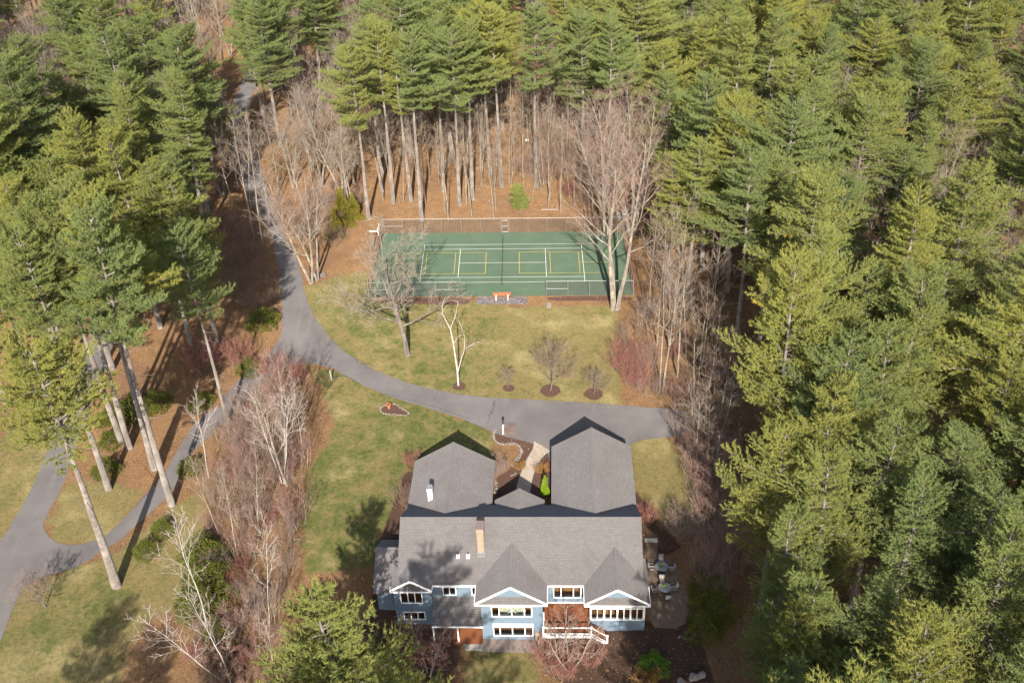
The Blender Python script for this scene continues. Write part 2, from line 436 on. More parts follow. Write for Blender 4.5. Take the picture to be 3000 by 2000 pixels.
# ------------------------------------------------------------------ ground with turf, litter and earth
S = 1.2755
LAWN_MAIN = GP([(690, 660), (715, 740), (790, 815), (900, 880), (1050, 915), (1430, 935), (1425, 870), (1415, 800), (1420, 700), (1180, 705), (1080, 690), (855, 690), (850, 620), (780, 630), (735, 650)])
LAWN_SIDE = GP([(700, 835), (800, 860), (950, 925), (1130, 985), (1135, 1010), (1140, 1090), (940, 1080), (910, 1180), (870, 1260), (860, 1300), (700, 1320), (690, 1200), (705, 1080), (770, 980), (740, 890)])
LAWN_DRY = GP([(1440, 1005), (1530, 1000), (1590, 1080), (1610, 1130), (1590, 1220), (1500, 1240), (1440, 1200)])
LAWN_FRONT = GP([(1075, 1482), (1235, 1482), (1235, 1620), (1060, 1620)])
LAWN_LOW = GP([(-60, 1450), (20, 1360), (120, 1320), (260, 1270), (350, 1200), (400, 1160), (470, 1120), (480, 1180), (430, 1330), (420, 1400), (330, 1430), (250, 1620), (-80, 1620)])
LAWN_ISLE = GP([(110, 1200), (150, 1110), (220, 1100), (300, 1120), (330, 1130), (260, 1230), (180, 1252), (120, 1245)])
LAWN_WEST = GP([(-120, 1230), (0, 1010), (120, 900), (165, 905), (130, 1030), (75, 1150), (0, 1262), (-90, 1400), (-160, 1300)])
HOUSE_BEDS = [[W(-10.5, -68)[:2], W(-10.5, -57)[:2], W(-9, -46)[:2], W(-6, -45.5)[:2], W(-6, -68)[:2]],
              [W(15, -46)[:2], W(18.2, -52)[:2], W(20.5, -57)[:2], W(19, -58)[:2], W(15, -58)[:2]],
              [W(6.5, -70.5)[:2], W(6.5, -66)[:2], W(16.5, -66)[:2], W(21, -66)[:2], W(22, -74)[:2], W(12, -75)[:2]],
              [W(-11, -71)[:2], W(-11, -66)[:2], W(-1.5, -66)[:2], W(-1.5, -70)[:2], W(-3, -72)[:2]]]
def build_ground():
    xs = np.concatenate([np.arange(-700, -160, 60), np.arange(-160, -66, 4), np.arange(-66, 56, .7), np.arange(56, 150, 4), np.arange(150, 701, 55)])
    ys = np.concatenate([np.arange(-500, -110, 40), np.arange(-110, -84, 2), np.arange(-84, 30, .7), np.arange(30, 150, 4), np.arange(150, 1500, 90)])
    X, Y = np.meshgrid(xs, ys); Z = gz(X, Y)
    rng = np.random.default_rng(3)
    Z = Z + np.where(np.hypot(X, Y+20) > 300, 0, 0)
    nx, ny = len(xs), len(ys)
    i = np.arange(nx*ny).reshape(ny, nx)
    a, b, c, d = i[:-1, :-1].ravel(), i[:-1, 1:].ravel(), i[1:, 1:].ravel(), i[1:, :-1].ravel()
    tris = np.concatenate([np.stack([a, b, c], 1), np.stack([a, c, d], 1)])
    v = np.stack([X.ravel(), Y.ravel(), Z.ravel()], 1)
    me = mesh_np('ground', v, tris, True)
    x, y = X.ravel(), Y.ravel()
    lawn = np.full(len(x), -1.0); green = np.zeros(len(x)); earth = np.zeros(len(x))
    for poly, g in ((LAWN_MAIN, .27), (LAWN_SIDE, .75), (LAWN_DRY, -.5), (LAWN_FRONT, .25), (LAWN_LOW, -.05), (LAWN_ISLE, -.35), (LAWN_WEST, .3)):
        s = np.clip(sdist(poly, x, y)/1.6, -1, 1)
        green = np.where(s > lawn, g, green); lawn = np.maximum(lawn, s)
    # greener patches in the main lawn, sandy dry patch beside them
    for (cx, cy), rad, dg in ((G(1430, 950)[:2], 4, .55), (G(1330, 1080)[:2], 5, .35), (G(1640, 970)[:2], 7, -.35), (G(1100, 900)[:2], 5, .45), (G(250, 1790)[:2], 5, .5), (G(100, 1850)[:2], 6, .4), (G(1000, 1150)[:2], 6, -.45), (G(1450, 1920)[:2], 2.5, .4), (G(1790, 1100)[:2], 5, -.3), (G(1080, 970)[:2], 8, .3), (G(1250, 1090)[:2], 6, .2), (G(1560, 960)[:2], 6, -.2)):
        green += dg*np.exp(-((x-cx)**2+(y-cy)**2)/rad**2)
    for poly in HOUSE_BEDS:
        earth = np.maximum(earth, np.clip(.5+sdist(poly, x, y)/1.0, 0, 1))
    for nm, arr in (('lawn', lawn), ('green', green), ('earth', earth)):
        at = me.attributes.new(nm, 'FLOAT', 'POINT'); at.data.foreach_set('value', arr.astype(np.float32))
    tag(link('ground', me, 'ground'), kind='structure')
build_ground()

# ------------------------------------------------------------------ driveways
def strip(center, width):
    P = [np.array(p) for p in smooth_poly(center, 2, False)]
    L, Rr = [], []
    for i, p in enumerate(P):
        d = P[min(i+1, len(P)-1)]-P[max(i-1, 0)]; d = d/np.linalg.norm(d); n = np.array([-d[1], d[0]])
        wv = width if isinstance(width, (int, float)) else np.interp(i/(len(P)-1), [0, 1], width)
        L.append(p+n*wv/2); Rr.append(p-n*wv/2)
    return [tuple(p) for p in L]+[tuple(p) for p in reversed(Rr)]
MAIN_DRIVE = smooth_poly(GP([(600, 95), (572, 150), (545, 215), (530, 262), (525, 300), (540, 380), (580, 470), (622, 540), (640, 610), (646, 690), (650, 745), (643, 780), (615, 812), (570, 850), (520, 900), (500, 945), (520, 975),
                (570, 915), (640, 850), (705, 833), (760, 845), (800, 868), (850, 893), (920, 919), (1010, 945), (1080, 968), (1125, 990), (1160, 1003), (1222, 1016), (1262, 1040), (1262, 1075), (1440, 1075), (1447, 1022), (1470, 1010), (1518, 1006), (1560, 1004), (1592, 985), (1590, 950), (1540, 939),
                (1420, 930), (1300, 922), (1100, 912), (1010, 899), (900, 868), (800, 818), (742, 760), (702, 690), (692, 615), (645, 525), (600, 390), (572, 300), (570, 255), (582, 215), (606, 155), (632, 95)]), 1)
ROAD_WEST = strip(GP([(-60, 1400), (10, 1285), (62, 1205), (115, 1108), (150, 1015), (180, 916), (224, 811), (250, 730), (275, 600), (305, 450), (345, 330), (395, 260), (450, 215), (500, 190)]), 3.3)
LOOP = GP([(98, 1190), (108, 1228), (135, 1250), (180, 1252), (250, 1230), (330, 1142), (375, 1092), (410, 1030), (450, 965), (512, 928), (530, 950), (475, 1010), (420, 1060), (402, 1125), (330, 1192), (260, 1252), (190, 1296), (120, 1318), (60, 1340), (34, 1385), (15, 1440), (-30, 1560), (-160, 1560), (-70, 1370), (0, 1262), (35, 1215), (60, 1180)])
ROADS = [MAIN_DRIVE, ROAD_WEST, LOOP]
d0 = drape('driveway', MAIN_DRIVE, .036, 'asphalt')
drape('road', ROAD_WEST, .028, 'asphalt')
drape('driveway', smooth_poly(LOOP, 1), .032, 'asphalt')
def ribbon(name, px, wdt, dz, mat, parent, jit=.12, seed=1):
    rg = random.Random(seed); P = [np.array(G(x*S, y*S)[:2]) for x, y in px]; Q = [P[0]]
    for a, b in zip(P[:-1], P[1:]):
        k = max(1, int(np.linalg.norm(b-a)/.35))
        for j in range(1, k+1): Q.append(a+(b-a)*j/k+np.array([rg.uniform(-jit, jit), rg.uniform(-jit, jit)]))
    v, f = [], []
    for i, p in enumerate(Q):
        d = Q[min(i+1, len(Q)-1)]-Q[max(i-1, 0)]; d = d/(np.linalg.norm(d)+1e-9); n = np.array([-d[1], d[0]])*wdt/2*rg.uniform(.5, 1.4)
        for q in (p+n, p-n): v.append((q[0], q[1], float(gz(q[0], q[1]))+dz))
        if i: f.append((2*i-2, 2*i-1, 2*i+1, 2*i))
    me = bpy.data.meshes.new(name); me.from_pydata(v, [], f)
    return link(name, me, mat, parent)
for k, px in enumerate([[(1134, 920), (1132, 935), (1126, 950), (1120, 972)], [(1138, 922), (1134, 938), (1131, 950)], [(1002, 908), (996, 920)], [(815, 822), (830, 834), (860, 842)], [(818, 830), (840, 838)], [(745, 870), (790, 862), (828, 880)], [(880, 905), (940, 918), (1010, 938), (1080, 962)], [(600, 905), (560, 930), (520, 948)]]):
    ribbon('crack', px, .07, .042, 'tar', d0, seed=k)

# ------------------------------------------------------------------ tennis court
CX0, CX1, CY0, CY1 = -18.6, 18.4, -9.22, 9.3
def flat(name, x0, x1, y0, y1, dz, mat, parent):
    b = MB(); b.poly([(x, y, float(gz(x, y))+dz) for x, y in ((x0, y0), (x1, y0), (x1, y1), (x0, y1))])
    return b.build(name, mat, parent)
court = drape('tennis_court', [(CX0, CY0), (CX1, CY0), (CX1, CY1), (CX0, CY1)], .05, 'court_green', step=6, maxseg=40)
def line(x0, x1, y0, y1, mat, dz):
    hw = .027
    if abs(x1-x0) > abs(y1-y0): flat('court_line', x0-hw, x1+hw, y0-hw, y0+hw, dz, mat, court)
    else: flat('court_line', x0-hw, x0+hw, y0+hw, y1-hw, dz, mat, court)
for s in (-1, 1):
    line(-11.885, 11.885, s*5.485, s*5.485, 'line_white', .058); line(-11.885, 11.885, s*4.115, s*4.115, 'line_white', .058)
    line(s*11.885, s*11.885, -5.485, 5.485, 'line_white', .055); line(s*6.4, s*6.4, -4.115, 4.115, 'line_white', .055)
    a, b = (2.47, 15.88)
    for yy in (-3.05, 3.05):
        line(min(s*a, s*b), max(s*a, s*b), yy, yy, 'line_yellow', .064)
    for xx in (2.47, 7.04, 11.31, 15.88): line(s*xx, s*xx, -3.05, 3.05, 'line_yellow', .061)
    line(min(s*11.31, s*15.88), max(s*11.31, s*15.88), 0, 0, 'line_yellow', .064)
line(-6.4, 6.4, 0, 0, 'line_white', .058)
net = empty('tennis_net', (0, 0, .05), 0, 'dark tennis net stretched across the green court between two posts', 'net')
for s in (-1, 1):
    MB().bar((0, s*6.4, 0), (0, s*6.4, 1.12), .09, n=8).build('post', 'black_iron', net)
b = MB(); ys = np.linspace(-6.4, 6.4, 17)
for a, c in zip(ys[:-1], ys[1:]):
    za = .915+.15*(a/6.4)**2; zc = .915+.15*(c/6.4)**2
    b.hexa([(-.01, a, .02), (.01, a, .02), (.01, c, .02), (-.01, c, .02)], [(-.01, a, za), (.01, a, za), (.01, c, zc), (-.01, c, zc)])
b.build('mesh', 'net_mesh', net)
b = MB()
for a, c in zip(ys[:-1], ys[1:]):
    b.bar((0, a, .93+.15*(a/6.4)**2), (0, c, .93+.15*(c/6.4)**2), .05, .07)
b.build('tape', 'dark_metal', net)

def fence(label, p, q, posts, h=2.45, midrails=()):
    (x0, y0), (x1, y1) = p, q
    base = (x0, y0, float(gz(x0, y0))); e = empty('chain_link_fence', base, 0, label, 'fence', 'chain link fence runs around the court')
    L = math.hypot(x1-x0, y1-y0); ux, uy = (x1-x0)/L, (y1-y0)/L
    P = lambda s, z: (ux*s, uy*s, float(gz(x0+ux*s, y0+uy*s))-base[2]+z)
    ss = [L*i/posts for i in range(posts+1)]
    for s in ss: MB().bar(P(s, 0), P(s, h+.05), .065, n=6).build('post', 'grey_metal', e)
    MB().bar(P(0, h), P(L, h), .045, n=6).build('top_rail', 'grey_metal', e)
    for i in midrails: MB().bar(P(ss[i], h*.5), P(ss[i+1], h*.5), .045, n=6).build('mid_rail', 'grey_metal', e)
    b = MB(); nx, ny = -uy*.004, ux*.004
    b.hexa([(P(0, .05)[0]-nx, P(0, .05)[1]-ny, P(0, .05)[2]), (P(L, .05)[0]-nx, P(L, .05)[1]-ny, P(L, .05)[2]), (P(L, .05)[0]+nx, P(L, .05)[1]+ny, P(L, .05)[2]), (P(0, .05)[0]+nx, P(0, .05)[1]+ny, P(0, .05)[2])],
           [(P(0, h)[0]-nx, P(0, h)[1]-ny, P(0, h)[2]), (P(L, h)[0]-nx, P(L, h)[1]-ny, P(L, h)[2]), (P(L, h)[0]+nx, P(L, h)[1]+ny, P(L, h)[2]), (P(0, h)[0]+nx, P(0, h)[1]+ny, P(0, h)[2])])
    b.build('wire_mesh', 'chain_link', e)
    return e
fence('long chain link fence between the court and the leaf covered wood', (CX0, CY1+.05), (-.35, CY1+.05), 6, midrails=(0,))
fence('chain link fence behind the court running on from the gate to the maples', (.95, CY1+.05), (CX1, CY1+.05), 6, midrails=(5,))
fence('chain link fence along the court end nearest the curving driveway', (CX0-.05, CY0), (CX0-.05, CY1), 6)
fence('chain link fence along the court end under the twin maple', (CX1+.05, CY0), (CX1+.05, CY1), 6)
fence('short chain link fence behind the spreading bare oak', (CX0, CY0-.05), (-6.05, CY0-.05), 4, midrails=(0, 3))
fence('short chain link fence above the mulch bed by the twin maple', (6.25, CY0-.05), (CX1, CY0-.05), 4, midrails=(0,))
gt = empty('gate', (.3, CY1+.05, float(gz(.3, CY1))), 0, 'narrow grey pipe gate in the long fence behind the court', 'gate')
for x in (-.45, .45): MB().bar((x, 0, .1), (x, 0, 2.1), .06, n=6).build('stile', 'grey_metal', gt)
for z in (.12, 1.05, 2.08): MB().bar((-.45, 0, z), (.45, 0, z), .055, n=6).build('rail', 'grey_metal', gt)
MB().box(-.44, .44, -.003, .003, .15, 2.05).build('wire_mesh', 'chain_link', gt)
MB().bar((-.63, 0, 2.45), (.65, 0, 2.45), .045, n=6).build('header_rail', 'grey_metal', gt)

# basketball hoop at the court end
hx, hy = -19.6, 4.6
hp = empty('basketball_hoop', (hx, hy, float(gz(hx, hy))), 0, 'white basketball hoop on a pole at the court end nearest the drive', 'hoop')
MB().bar((0, 0, 0), (0, 0, 2.9), .11, n=8).build('pole', 'grey_metal', hp)
MB().bar((-.3, 0, 3.0), (1.1, 0, 3.0), .08, .12).build('arm', 'trim_white', hp)
bb = MB().box(1.1, 1.15, -.9, .9, 2.75, 3.8).build('backboard', 'trim_white', hp)
b = MB()
for i in range(12):
    a0, a1 = 2*math.pi*i/12, 2*math.pi*(i+1)/12
    b.bar((1.42+.23*math.cos(a0), .23*math.sin(a0), 3.05), (1.42+.23*math.cos(a1), .23*math.sin(a1), 3.05), .02)
b.build('rim', 'terracotta', hp)

# bench on a pad of dark pavers
pad = empty('paver_pad', (0, 0, 0), 0, 'pad of small dark mixed pavers under the wooden bench by the court', 'paving')
def paver_mesh(wx, wy, wz, seed=0):
    b = MB(); b.box(-wx/2, wx/2, -wy/2, wy/2, 0, wz); o = b.build('paver', None); me = o.data; bpy.data.objects.remove(o); return me
padx0, padx1, pady0, pady1 = -3.55, 3.6, -11.3, -9.4
rg = random.Random(5)
pvm = {}
yy = pady0
while yy < pady1-.05:
    hh = .16; xx = padx0+rg.uniform(0, .1)
    while xx < padx1-.1:
        ww = rg.choice((.16, .24, .32, .32))
        if xx+ww > padx1: ww = max(.08, padx1-xx)
        key = round(ww, 2)
        if key not in pvm:
            pvm[key] = paver_mesh(ww-.015, hh-.015, .05); pvm[key].materials.append(MATS['dark_paver'])
        o = bpy.data.objects.new('paver', pvm[key]); COL.objects.link(o); o.parent = pad
        o.location = (xx+ww/2, yy+hh/2, float(gz(xx, yy))+.0+rg.uniform(0, .012)); xx += ww
    yy += hh
npav = len(pad.children)
bz = float(gz(.1, -9.9))+.055
bn = empty('bench', (.05, -9.95, bz), 0, 'orange brown wooden bench with a backrest and white legs facing the court', 'bench')
for k in range(3): MB().box(-1.27, 1.27, -.02-.14*k*.12+.08+.02*k, .02-.14*k*.12+.08+.02*k, .58+.15*k, .71+.15*k).build('back_slat', 'bench_wood', bn, bevel=.008)
for k in range(4): MB().box(-1.27, 1.27, .13+.115*k, .235+.115*k, .43, .47).build('seat_slat', 'bench_wood', bn, bevel=.008)
MB().box(-1.27, 1.27, -.36, -.26, .30, .345).build('rear_slat', 'bench_wood', bn, bevel=.008)
for x in (-.82, .82):
    b = MB(); b.bar((x, -.42, 0), (x, .1, .62), .09, .07); b.bar((x, .5, 0), (x, .42, .43), .09, .07); b.bar((x, .02, .40), (x, .58, .40), .09, .06)
    b.build('leg', 'trim_white', bn)

# ------------------------------------------------------------------ house
HO = (4.0, -60.0, 0.0)
house = empty('house', W(HO[0], HO[1], 0), HY, 'blue sided gabled house with grey shingle roofs and white trim', 'house')
def HB(): return MB(HO)
PT = .66
def gable_roof(name, x0, x1, y0, y1, ze, zr, axis, th=.16, parent=None, ridge=True):
    """gable roof slab: axis 'y' = ridge runs along y"""
    b = HB()
    if axis == 'y':
        xm = (x0+x1)/2
        for xa, xb in ((x0, xm), (x1, xm)):
            b.hexa([(xa, y0, ze-th), (xb, y0, zr-th), (xb, y1, zr-th), (xa, y1, ze-th)], [(xa, y0, ze), (xb, y0, zr), (xb, y1, zr), (xa, y1, ze)])
    else:
        ym = (y0+y1)/2
        for ya, yb in ((y0, ym), (y1, ym)):
            b.hexa([(x0, ya, ze-th), (x1, ya, ze-th), (x1, yb, zr-th), (x0, yb, zr-th)], [(x0, ya, ze), (x1, ya, ze), (x1, yb, zr), (x0, yb, zr)])
    r = b.build(name, 'shingle', parent or house)
    if ridge:
        c = HB(); k = .16; dz = k*(zr-ze)/((x1-x0)/2 if axis == 'y' else (y1-y0)/2)
        if axis == 'y':
            for s in (-1, 1): c.hexa([(xm, y0-.01, zr+.005), (xm+s*k, y0-.01, zr-dz+.005), (xm+s*k, y1+.01, zr-dz+.005), (xm, y1+.01, zr+.005)], [(xm, y0-.01, zr+.035), (xm+s*k, y0-.01, zr-dz+.035), (xm+s*k, y1+.01, zr-dz+.035), (xm, y1+.01, zr+.035)])
        else:
            for s in (-1, 1): c.hexa([(x0-.01, ym, zr+.005), (x1+.01, ym, zr+.005), (x1+.01, ym+s*k, zr-dz+.005), (x0-.01, ym+s*k, zr-dz+.005)], [(x0-.01, ym, zr+.035), (x1+.01, ym, zr+.035), (x1+.01, ym+s*k, zr-dz+.035), (x0-.01, ym+s*k, zr-dz+.035)])
        rc = c.build('ridge_cap', 'shingle', r)
    return r
main_roof = gable_roof('roof', -7.4, 16.05, -64.95, -54.05, 2.8, 6.4, 'x')
gar_roof = gable_roof('roof', 7.3, 16.06, -58.55, -44.82, 2.8, 5.52, 'y')
left_roof = gable_roof('roof', -7.6, 1.18, -58.55, -47.15, 2.8, 5.5, 'y')
entry_roof = gable_roof('roof', 1.43, 6.62, -57.4, -53.3, 2.8, 4.45, 'y')
ctr_roof = gable_roof('roof', .17, 6.93, -67.2, -61.0, 2.82, 5.06, 'y')
sun_roof = gable_roof('roof', 10.4, 16.48, -67.25, -61.6, 2.82, 4.82, 'y')
bay_roof = gable_roof('roof', -7.97, -4.02, -65.62, -62.2, 2.82, 4.1, 'y')
b = HB()   # lower wing roof on the left end
b.hexa([(-10.0, -64.2, .9-.15), (-7.42, -64.2, .9-.15), (-7.42, -60.5, 3.3-.15), (-10.0, -60.5, 3.3-.15)], [(-10.0, -64.2, .9), (-7.42, -64.2, .9), (-7.42, -60.5, 3.3), (-10.0, -60.5, 3.3)])
b.hexa([(-10.0, -60.5, 3.15), (-7.42, -60.5, 3.15), (-7.42, -57.6, 1.25), (-10.0, -57.6, 1.25)], [(-10.0, -60.5, 3.3), (-7.42, -60.5, 3.3), (-7.42, -57.6, 1.4), (-10.0, -57.6, 1.4)])
b.build('roof', 'shingle', house)
b = HB()   # porch roof over the walkout terrace
b.hexa([(-4.05, -67.4, -.28), (.74, -67.4, -.28), (.74, -64.58, .68), (-4.05, -64.58, .68)], [(-4.05, -67.4, -.14), (.74, -67.4, -.14), (.74, -64.58, .82), (-4.05, -64.58, .82)])
b.build('porch_roof', 'shingle', house)
# eave and rake boards
def trim(a, b_, w=.05, h=.2, parent=None):
    return HB().bar(a, b_, w, h).build('trim', 'trim_white', parent or house)
for (xa, xb) in ((-4.05, .2), (6.9, 10.42)): trim((xa, -64.98, 2.70), (xb, -64.98, 2.70), .05, .2, main_roof)
for r, xa, xb, yy, ze, zr in ((ctr_roof, .17, 6.93, -67.22, 2.82, 5.06), (sun_roof, 10.4, 16.48, -67.27, 2.82, 4.82), (bay_roof, -7.97, -4.02, -65.64, 2.82, 4.1)):
    xm = (xa+xb)/2
    for s in (-1, 1):
        xe = xm+s*(xb-xa)/2
        trim((xe, yy, ze-.09), (xm, yy, zr-.09), .05, .21, r)
        trim((xe+s*.03, yy, ze-.1), (xe+s*.03, yy+(.5 if r is bay_roof else 2.2), ze-.1), .05, .17, r)
    # pent roof along the gable foot with its own white edge
    y0, y1 = yy-.02, yy+.62
    HB().hexa([(xa+.02, y0, 2.64), (xb-.02, y0, 2.64), (xb-.4, y1, 2.94), (xa+.4, y1, 2.94)], [(xa+.02, y0, 2.72), (xb-.02, y0, 2.72), (xb-.4, y1, 3.06), (xa+.4, y1, 3.06)]).build('pent_roof', 'shingle', r)
    trim((xa-.02, y0-.03, 2.63), (xb+.02, y0-.03, 2.63), .05, .17, r)
    g = HB(); g.hexa([(xa+.35, y1, 2.9), (xb-.35, y1, 2.9), (xm, y1, zr-.2)], [(xa+.35, y1+.12, 2.9), (xb-.35, y1+.12, 2.9), (xm, y1+.12, zr-.2)]); g.build('gable_wall', 'siding', r)
    lt = HB(); lt.box(xm-.09, xm+.09, y1-.14, y1-.002, zr-.75, zr-.6); lt.box(xm-.05, xm+.05, y1-.2, y1-.1, zr-.8, zr-.68)
    if r is not ctr_roof: lt.build('flood_light', 'trim_white', r)
trim((-4.05, -67.43, -.22), (.84, -67.43, -.22), .05, .16)
trim((16.09, -64.9, 2.72), (16.09, -54.2, 2.72), .05, .17, main_roof) if False else None
# walls with real window openings
def wall(x0, x1, z0, z1, y, opens, th=.18, mat='siding', name='wall'):
    """south facing wall whose outer face lies at y"""
    xs = sorted({x0, x1, *[o[0] for o in opens], *[o[1] for o in opens]}); zs = sorted({z0, z1, *[o[2] for o in opens], *[o[3] for o in opens]})
    b = HB()
    for i in range(len(xs)-1):
        j = 0
        while j < len(zs)-1:
            cx = (xs[i]+xs[i+1])/2
            hole = lambda k: any(o[0] < cx < o[1] and o[2] < (zs[k]+zs[k+1])/2 < o[3] for o in opens)
            if hole(j): j += 1; continue
            k = j
            while k+1 < len(zs)-1 and not hole(k+1): k += 1
            b.box(xs[i], xs[i+1], y, y+th, zs[j], zs[k+1]); j = k+1
    o = b.build(name, mat, house); bm = bmesh.new(); bm.from_mesh(o.data); bmesh.ops.remove_doubles(bm, verts=bm.verts, dist=1e-4)
    seen = {}
    for f in list(bm.faces):
        key = tuple(sorted(v.index for v in f.verts)); seen.setdefault(key, []).append(f)
    bmesh.ops.delete(bm, geom=[f for l in seen.values() if len(l) > 1 for f in l], context='FACES'); bm.to_mesh(o.data); bm.free(); return o
def window(x0, x1, z0, z1, y, cols, trans=None, lights=0, casing=.085):
    """white frame round an opening; cols = inner mullion positions; trans = height of a transom bar"""
    b = HB(); yo, yi = y-.05, y+.10
    b.box(x0-casing, x0, yo, yi, z0-casing, z1+casing); b.box(x1, x1+casing, yo, yi, z0-casing, z1+casing)
    b.box(x0, x1, yo, yi, z1, z1+casing); b.box(x0, x1, yo-.03, yi, z0-casing, z0)
    edges = [x0]
    for c in cols: b.box(c-.045, c+.045, yo+.01, yi, z0, z1); edges += [c-.045, c+.045]
    edges.append(x1)
    wd = None
    cells = []
    for i in range(0, len(edges), 2):
        a, c = edges[i], edges[i+1]
        if trans:
            b.box(a, c, yo+.012, yi-.01, trans-.05, trans+.05); cells += [(a, c, z0, trans-.05), (a, c, trans+.05, z1)]
        else: cells.append((a, c, z0, z1))
    wd = b.build('window', 'trim_white', house)
    for a, c, p, q in cells:
        HB().box(a, c, y+.04, y+.05, p, q).build('pane', 'glass', wd)
        if lights and trans and p > trans:
            m = HB()
            for k in range(1, lights): xx = a+(c-a)*k/lights; m.box(xx-.02, xx+.02, y-.0, y+.035, p, q)
            m.box(a, c, y+.002, y+.033, (p+q)/2-.02, (p+q)/2+.02) if lights > 3 else None
            m.build('muntin', 'trim_white', wd)
    return wd
CW = [(1.74, 5.42, .84, 2.40), (1.82, 5.48, -1.9, -.34)]
wall(.72, 6.5, -2.75, 2.7, -66.95, CW)
for (a, c, p, q), tr in zip(CW, (2.14, -.72)):
    window(a, c, p, q, -66.95, (2.40, 3.58, 4.78), tr, 4)
LBW = [(-7.05, -5.08, .84, 2.22), (-6.95, -5.0, -1.5, -.55)]
wall(-7.72, -4.1, -2.75, 2.7, -65.35, LBW)
window(*LBW[0], -65.35, (-6.4, -5.72), None); window(*LBW[1], -65.35, (-6.3, -5.65), None)
LSW = [(-3.03, -1.9, 1.14, 2.12), (-.27, .5, 1.14, 2.12)]
wall(-4.1, .72, -2.75, 2.7, -64.6, LSW+[(-3.4, -.6, -2.5, -.5)])
window(*LSW[0], -64.6, (-2.46,)); window(*LSW[1], -64.6, ())
window(-3.4, -.6, -2.5, -.5, -64.6, (-2.5, -1.5), None)
RSW = [(7.57, 10.08, .80, 2.2)]
wall(6.5, 10.92, -2.4, 2.7, -64.6, RSW)
window(*RSW[0], -64.6, (8.24, 9.42))
SW = [(11.08, 12.17, .5, 2.33), (12.34, 13.41, .5, 2.33), (13.58, 14.63, .5, 2.33), (14.8, 15.86, .5, 2.33)]
wall(10.92, 16.08, -2.0, .40, -67.0, [])
wall(10.92, 16.08, .40, 2.7, -67.0, SW, mat='trim_white')
for i, (a, c, p, q) in enumerate(SW): window(a, c, p, q, -67.005, ((a+c)/2,), 1.96, 0, casing=.06)
def box_wall(x0, x1, y0, y1, z0, z1, name='wall', mat='siding', parent=None): return HB().box(x0, x1, y0, y1, z0, z1).build(name, mat, parent or house)
box_wall(.72, .9, -66.77, -64.6, -2.75, 2.7); box_wall(6.32, 6.5, -66.77, -64.6, -2.75, 2.7)
box_wall(-7.72, -7.54, -65.17, -54.4, -2.75, 2.7); box_wall(-4.28, -4.1, -65.17, -64.6, -2.75, 2.7)
box_wall(10.92, 11.1, -66.82, -64.6, -2.0, 2.7); box_wall(15.9, 16.08, -66.82, -64.6, -1.6, 2.7)
box_wall(15.5, 15.68, -64.6, -54.4, -1.6, 2.7); box_wall(15.68, 16.08, -64.78, -64.6, -1.6, 2.7)
b = HB(); b.hexa([(15.5, -64.55, 2.6), (15.5, -54.45, 2.6), (15.5, -59.5, 6.0)], [(15.66, -64.55, 2.6), (15.66, -54.45, 2.6), (15.66, -59.5, 6.0)]); b.build('gable_wall', 'siding', house)
b = HB(); b.hexa([(-7.05, -64.55, 2.6), (-7.05, -54.45, 2.6), (-7.05, -59.5, 6.0)], [(-6.9, -64.55, 2.6), (-6.9, -54.45, 2.6), (-6.9, -59.5, 6.0)]); b.build('gable_wall', 'siding', house)
for (xa, xb, yn, zr) in ((7.7, 15.66, -45.2, 5.2), (-7.2, .78, -47.5, 5.2)):
    for xx in (xa, xb): box_wall(xx-.09, xx+.09, -54.2, yn, -.6, 2.66)
    HB().hexa([(xa, yn-.15, -.6), (xb, yn-.15, -.6), (xb, yn-.15, 2.6), ((xa+xb)/2, yn-.15, zr), (xa, yn-.15, 2.6)], [(xa, yn, -.6), (xb, yn, -.6), (xb, yn, 2.6), ((xa+xb)/2, yn, zr), (xa, yn, 2.6)]).build('wall', 'siding', house)
for k in range(2):
    xx = 8.7+3.3*k
    d = HB().box(xx, xx+2.7, -45.19, -45.14, -.15, 2.1).build('garage_door', 'trim_white', house)
box_wall(1.0, 7.6, -54.35, -54.2, -.6, 2.66)
b = HB(); b.hexa([(1.75, -53.7, 2.5), (6.3, -53.7, 2.5), (4.02, -53.7, 4.1)], [(1.75, -53.6, 2.5), (6.3, -53.6, 2.5), (4.02, -53.6, 4.1)]); b.build('gable_wall', 'siding', house)
for xx in (1.9, 6.15): HB().bar((xx, -53.65, -.2), (xx, -53.65, 2.65), .16).build('column', 'trim_white', house)
HB().box(3.55, 4.5, -54.19, -54.14, -.1, 2.1).build('door', 'deck_wood', house)
box_wall(-9.7, -9.52, -64.0, -57.8, -2.75, 1.2); box_wall(-9.52, -7.72, -64.0, -63.82, -2.75, .9); box_wall(-9.52, -7.72, -57.98, -57.8, -1.5, 1.3)
b = HB(); b.hexa([(-9.7, -64, .8), (-9.7, -57.8, 1.15), (-9.7, -60.5, 3.05)], [(-9.55, -64, .8), (-9.55, -57.8, 1.15), (-9.55, -60.5, 3.05)]); b.build('gable_wall', 'siding', house)
# floors inside
HB().box(-7.5, 15.5, -64.4, -54.5, -.2, -.05).build('floor', 'floor_wood', house)
HB().box(.92, 6.3, -66.75, -64.42, -.2, -.05).build('floor', 'floor_wood', house)
HB().box(.92, 6.3, -66.75, -62.0, -2.72, -2.55).build('floor', 'floor_wood', house)
HB().box(11.1, 15.88, -66.8, -64.62, -.25, -.07).build('floor', 'floor_wood', house)
HB().box(-7.5, 15.4, -61.3, -61.15, -2.7, 2.6).build('inner_wall', 'interior_wall', house)
HB().box(-7.5, 15.4, -64.4, -61.32, 2.55, 2.62).build('ceiling', 'interior_wall', house)
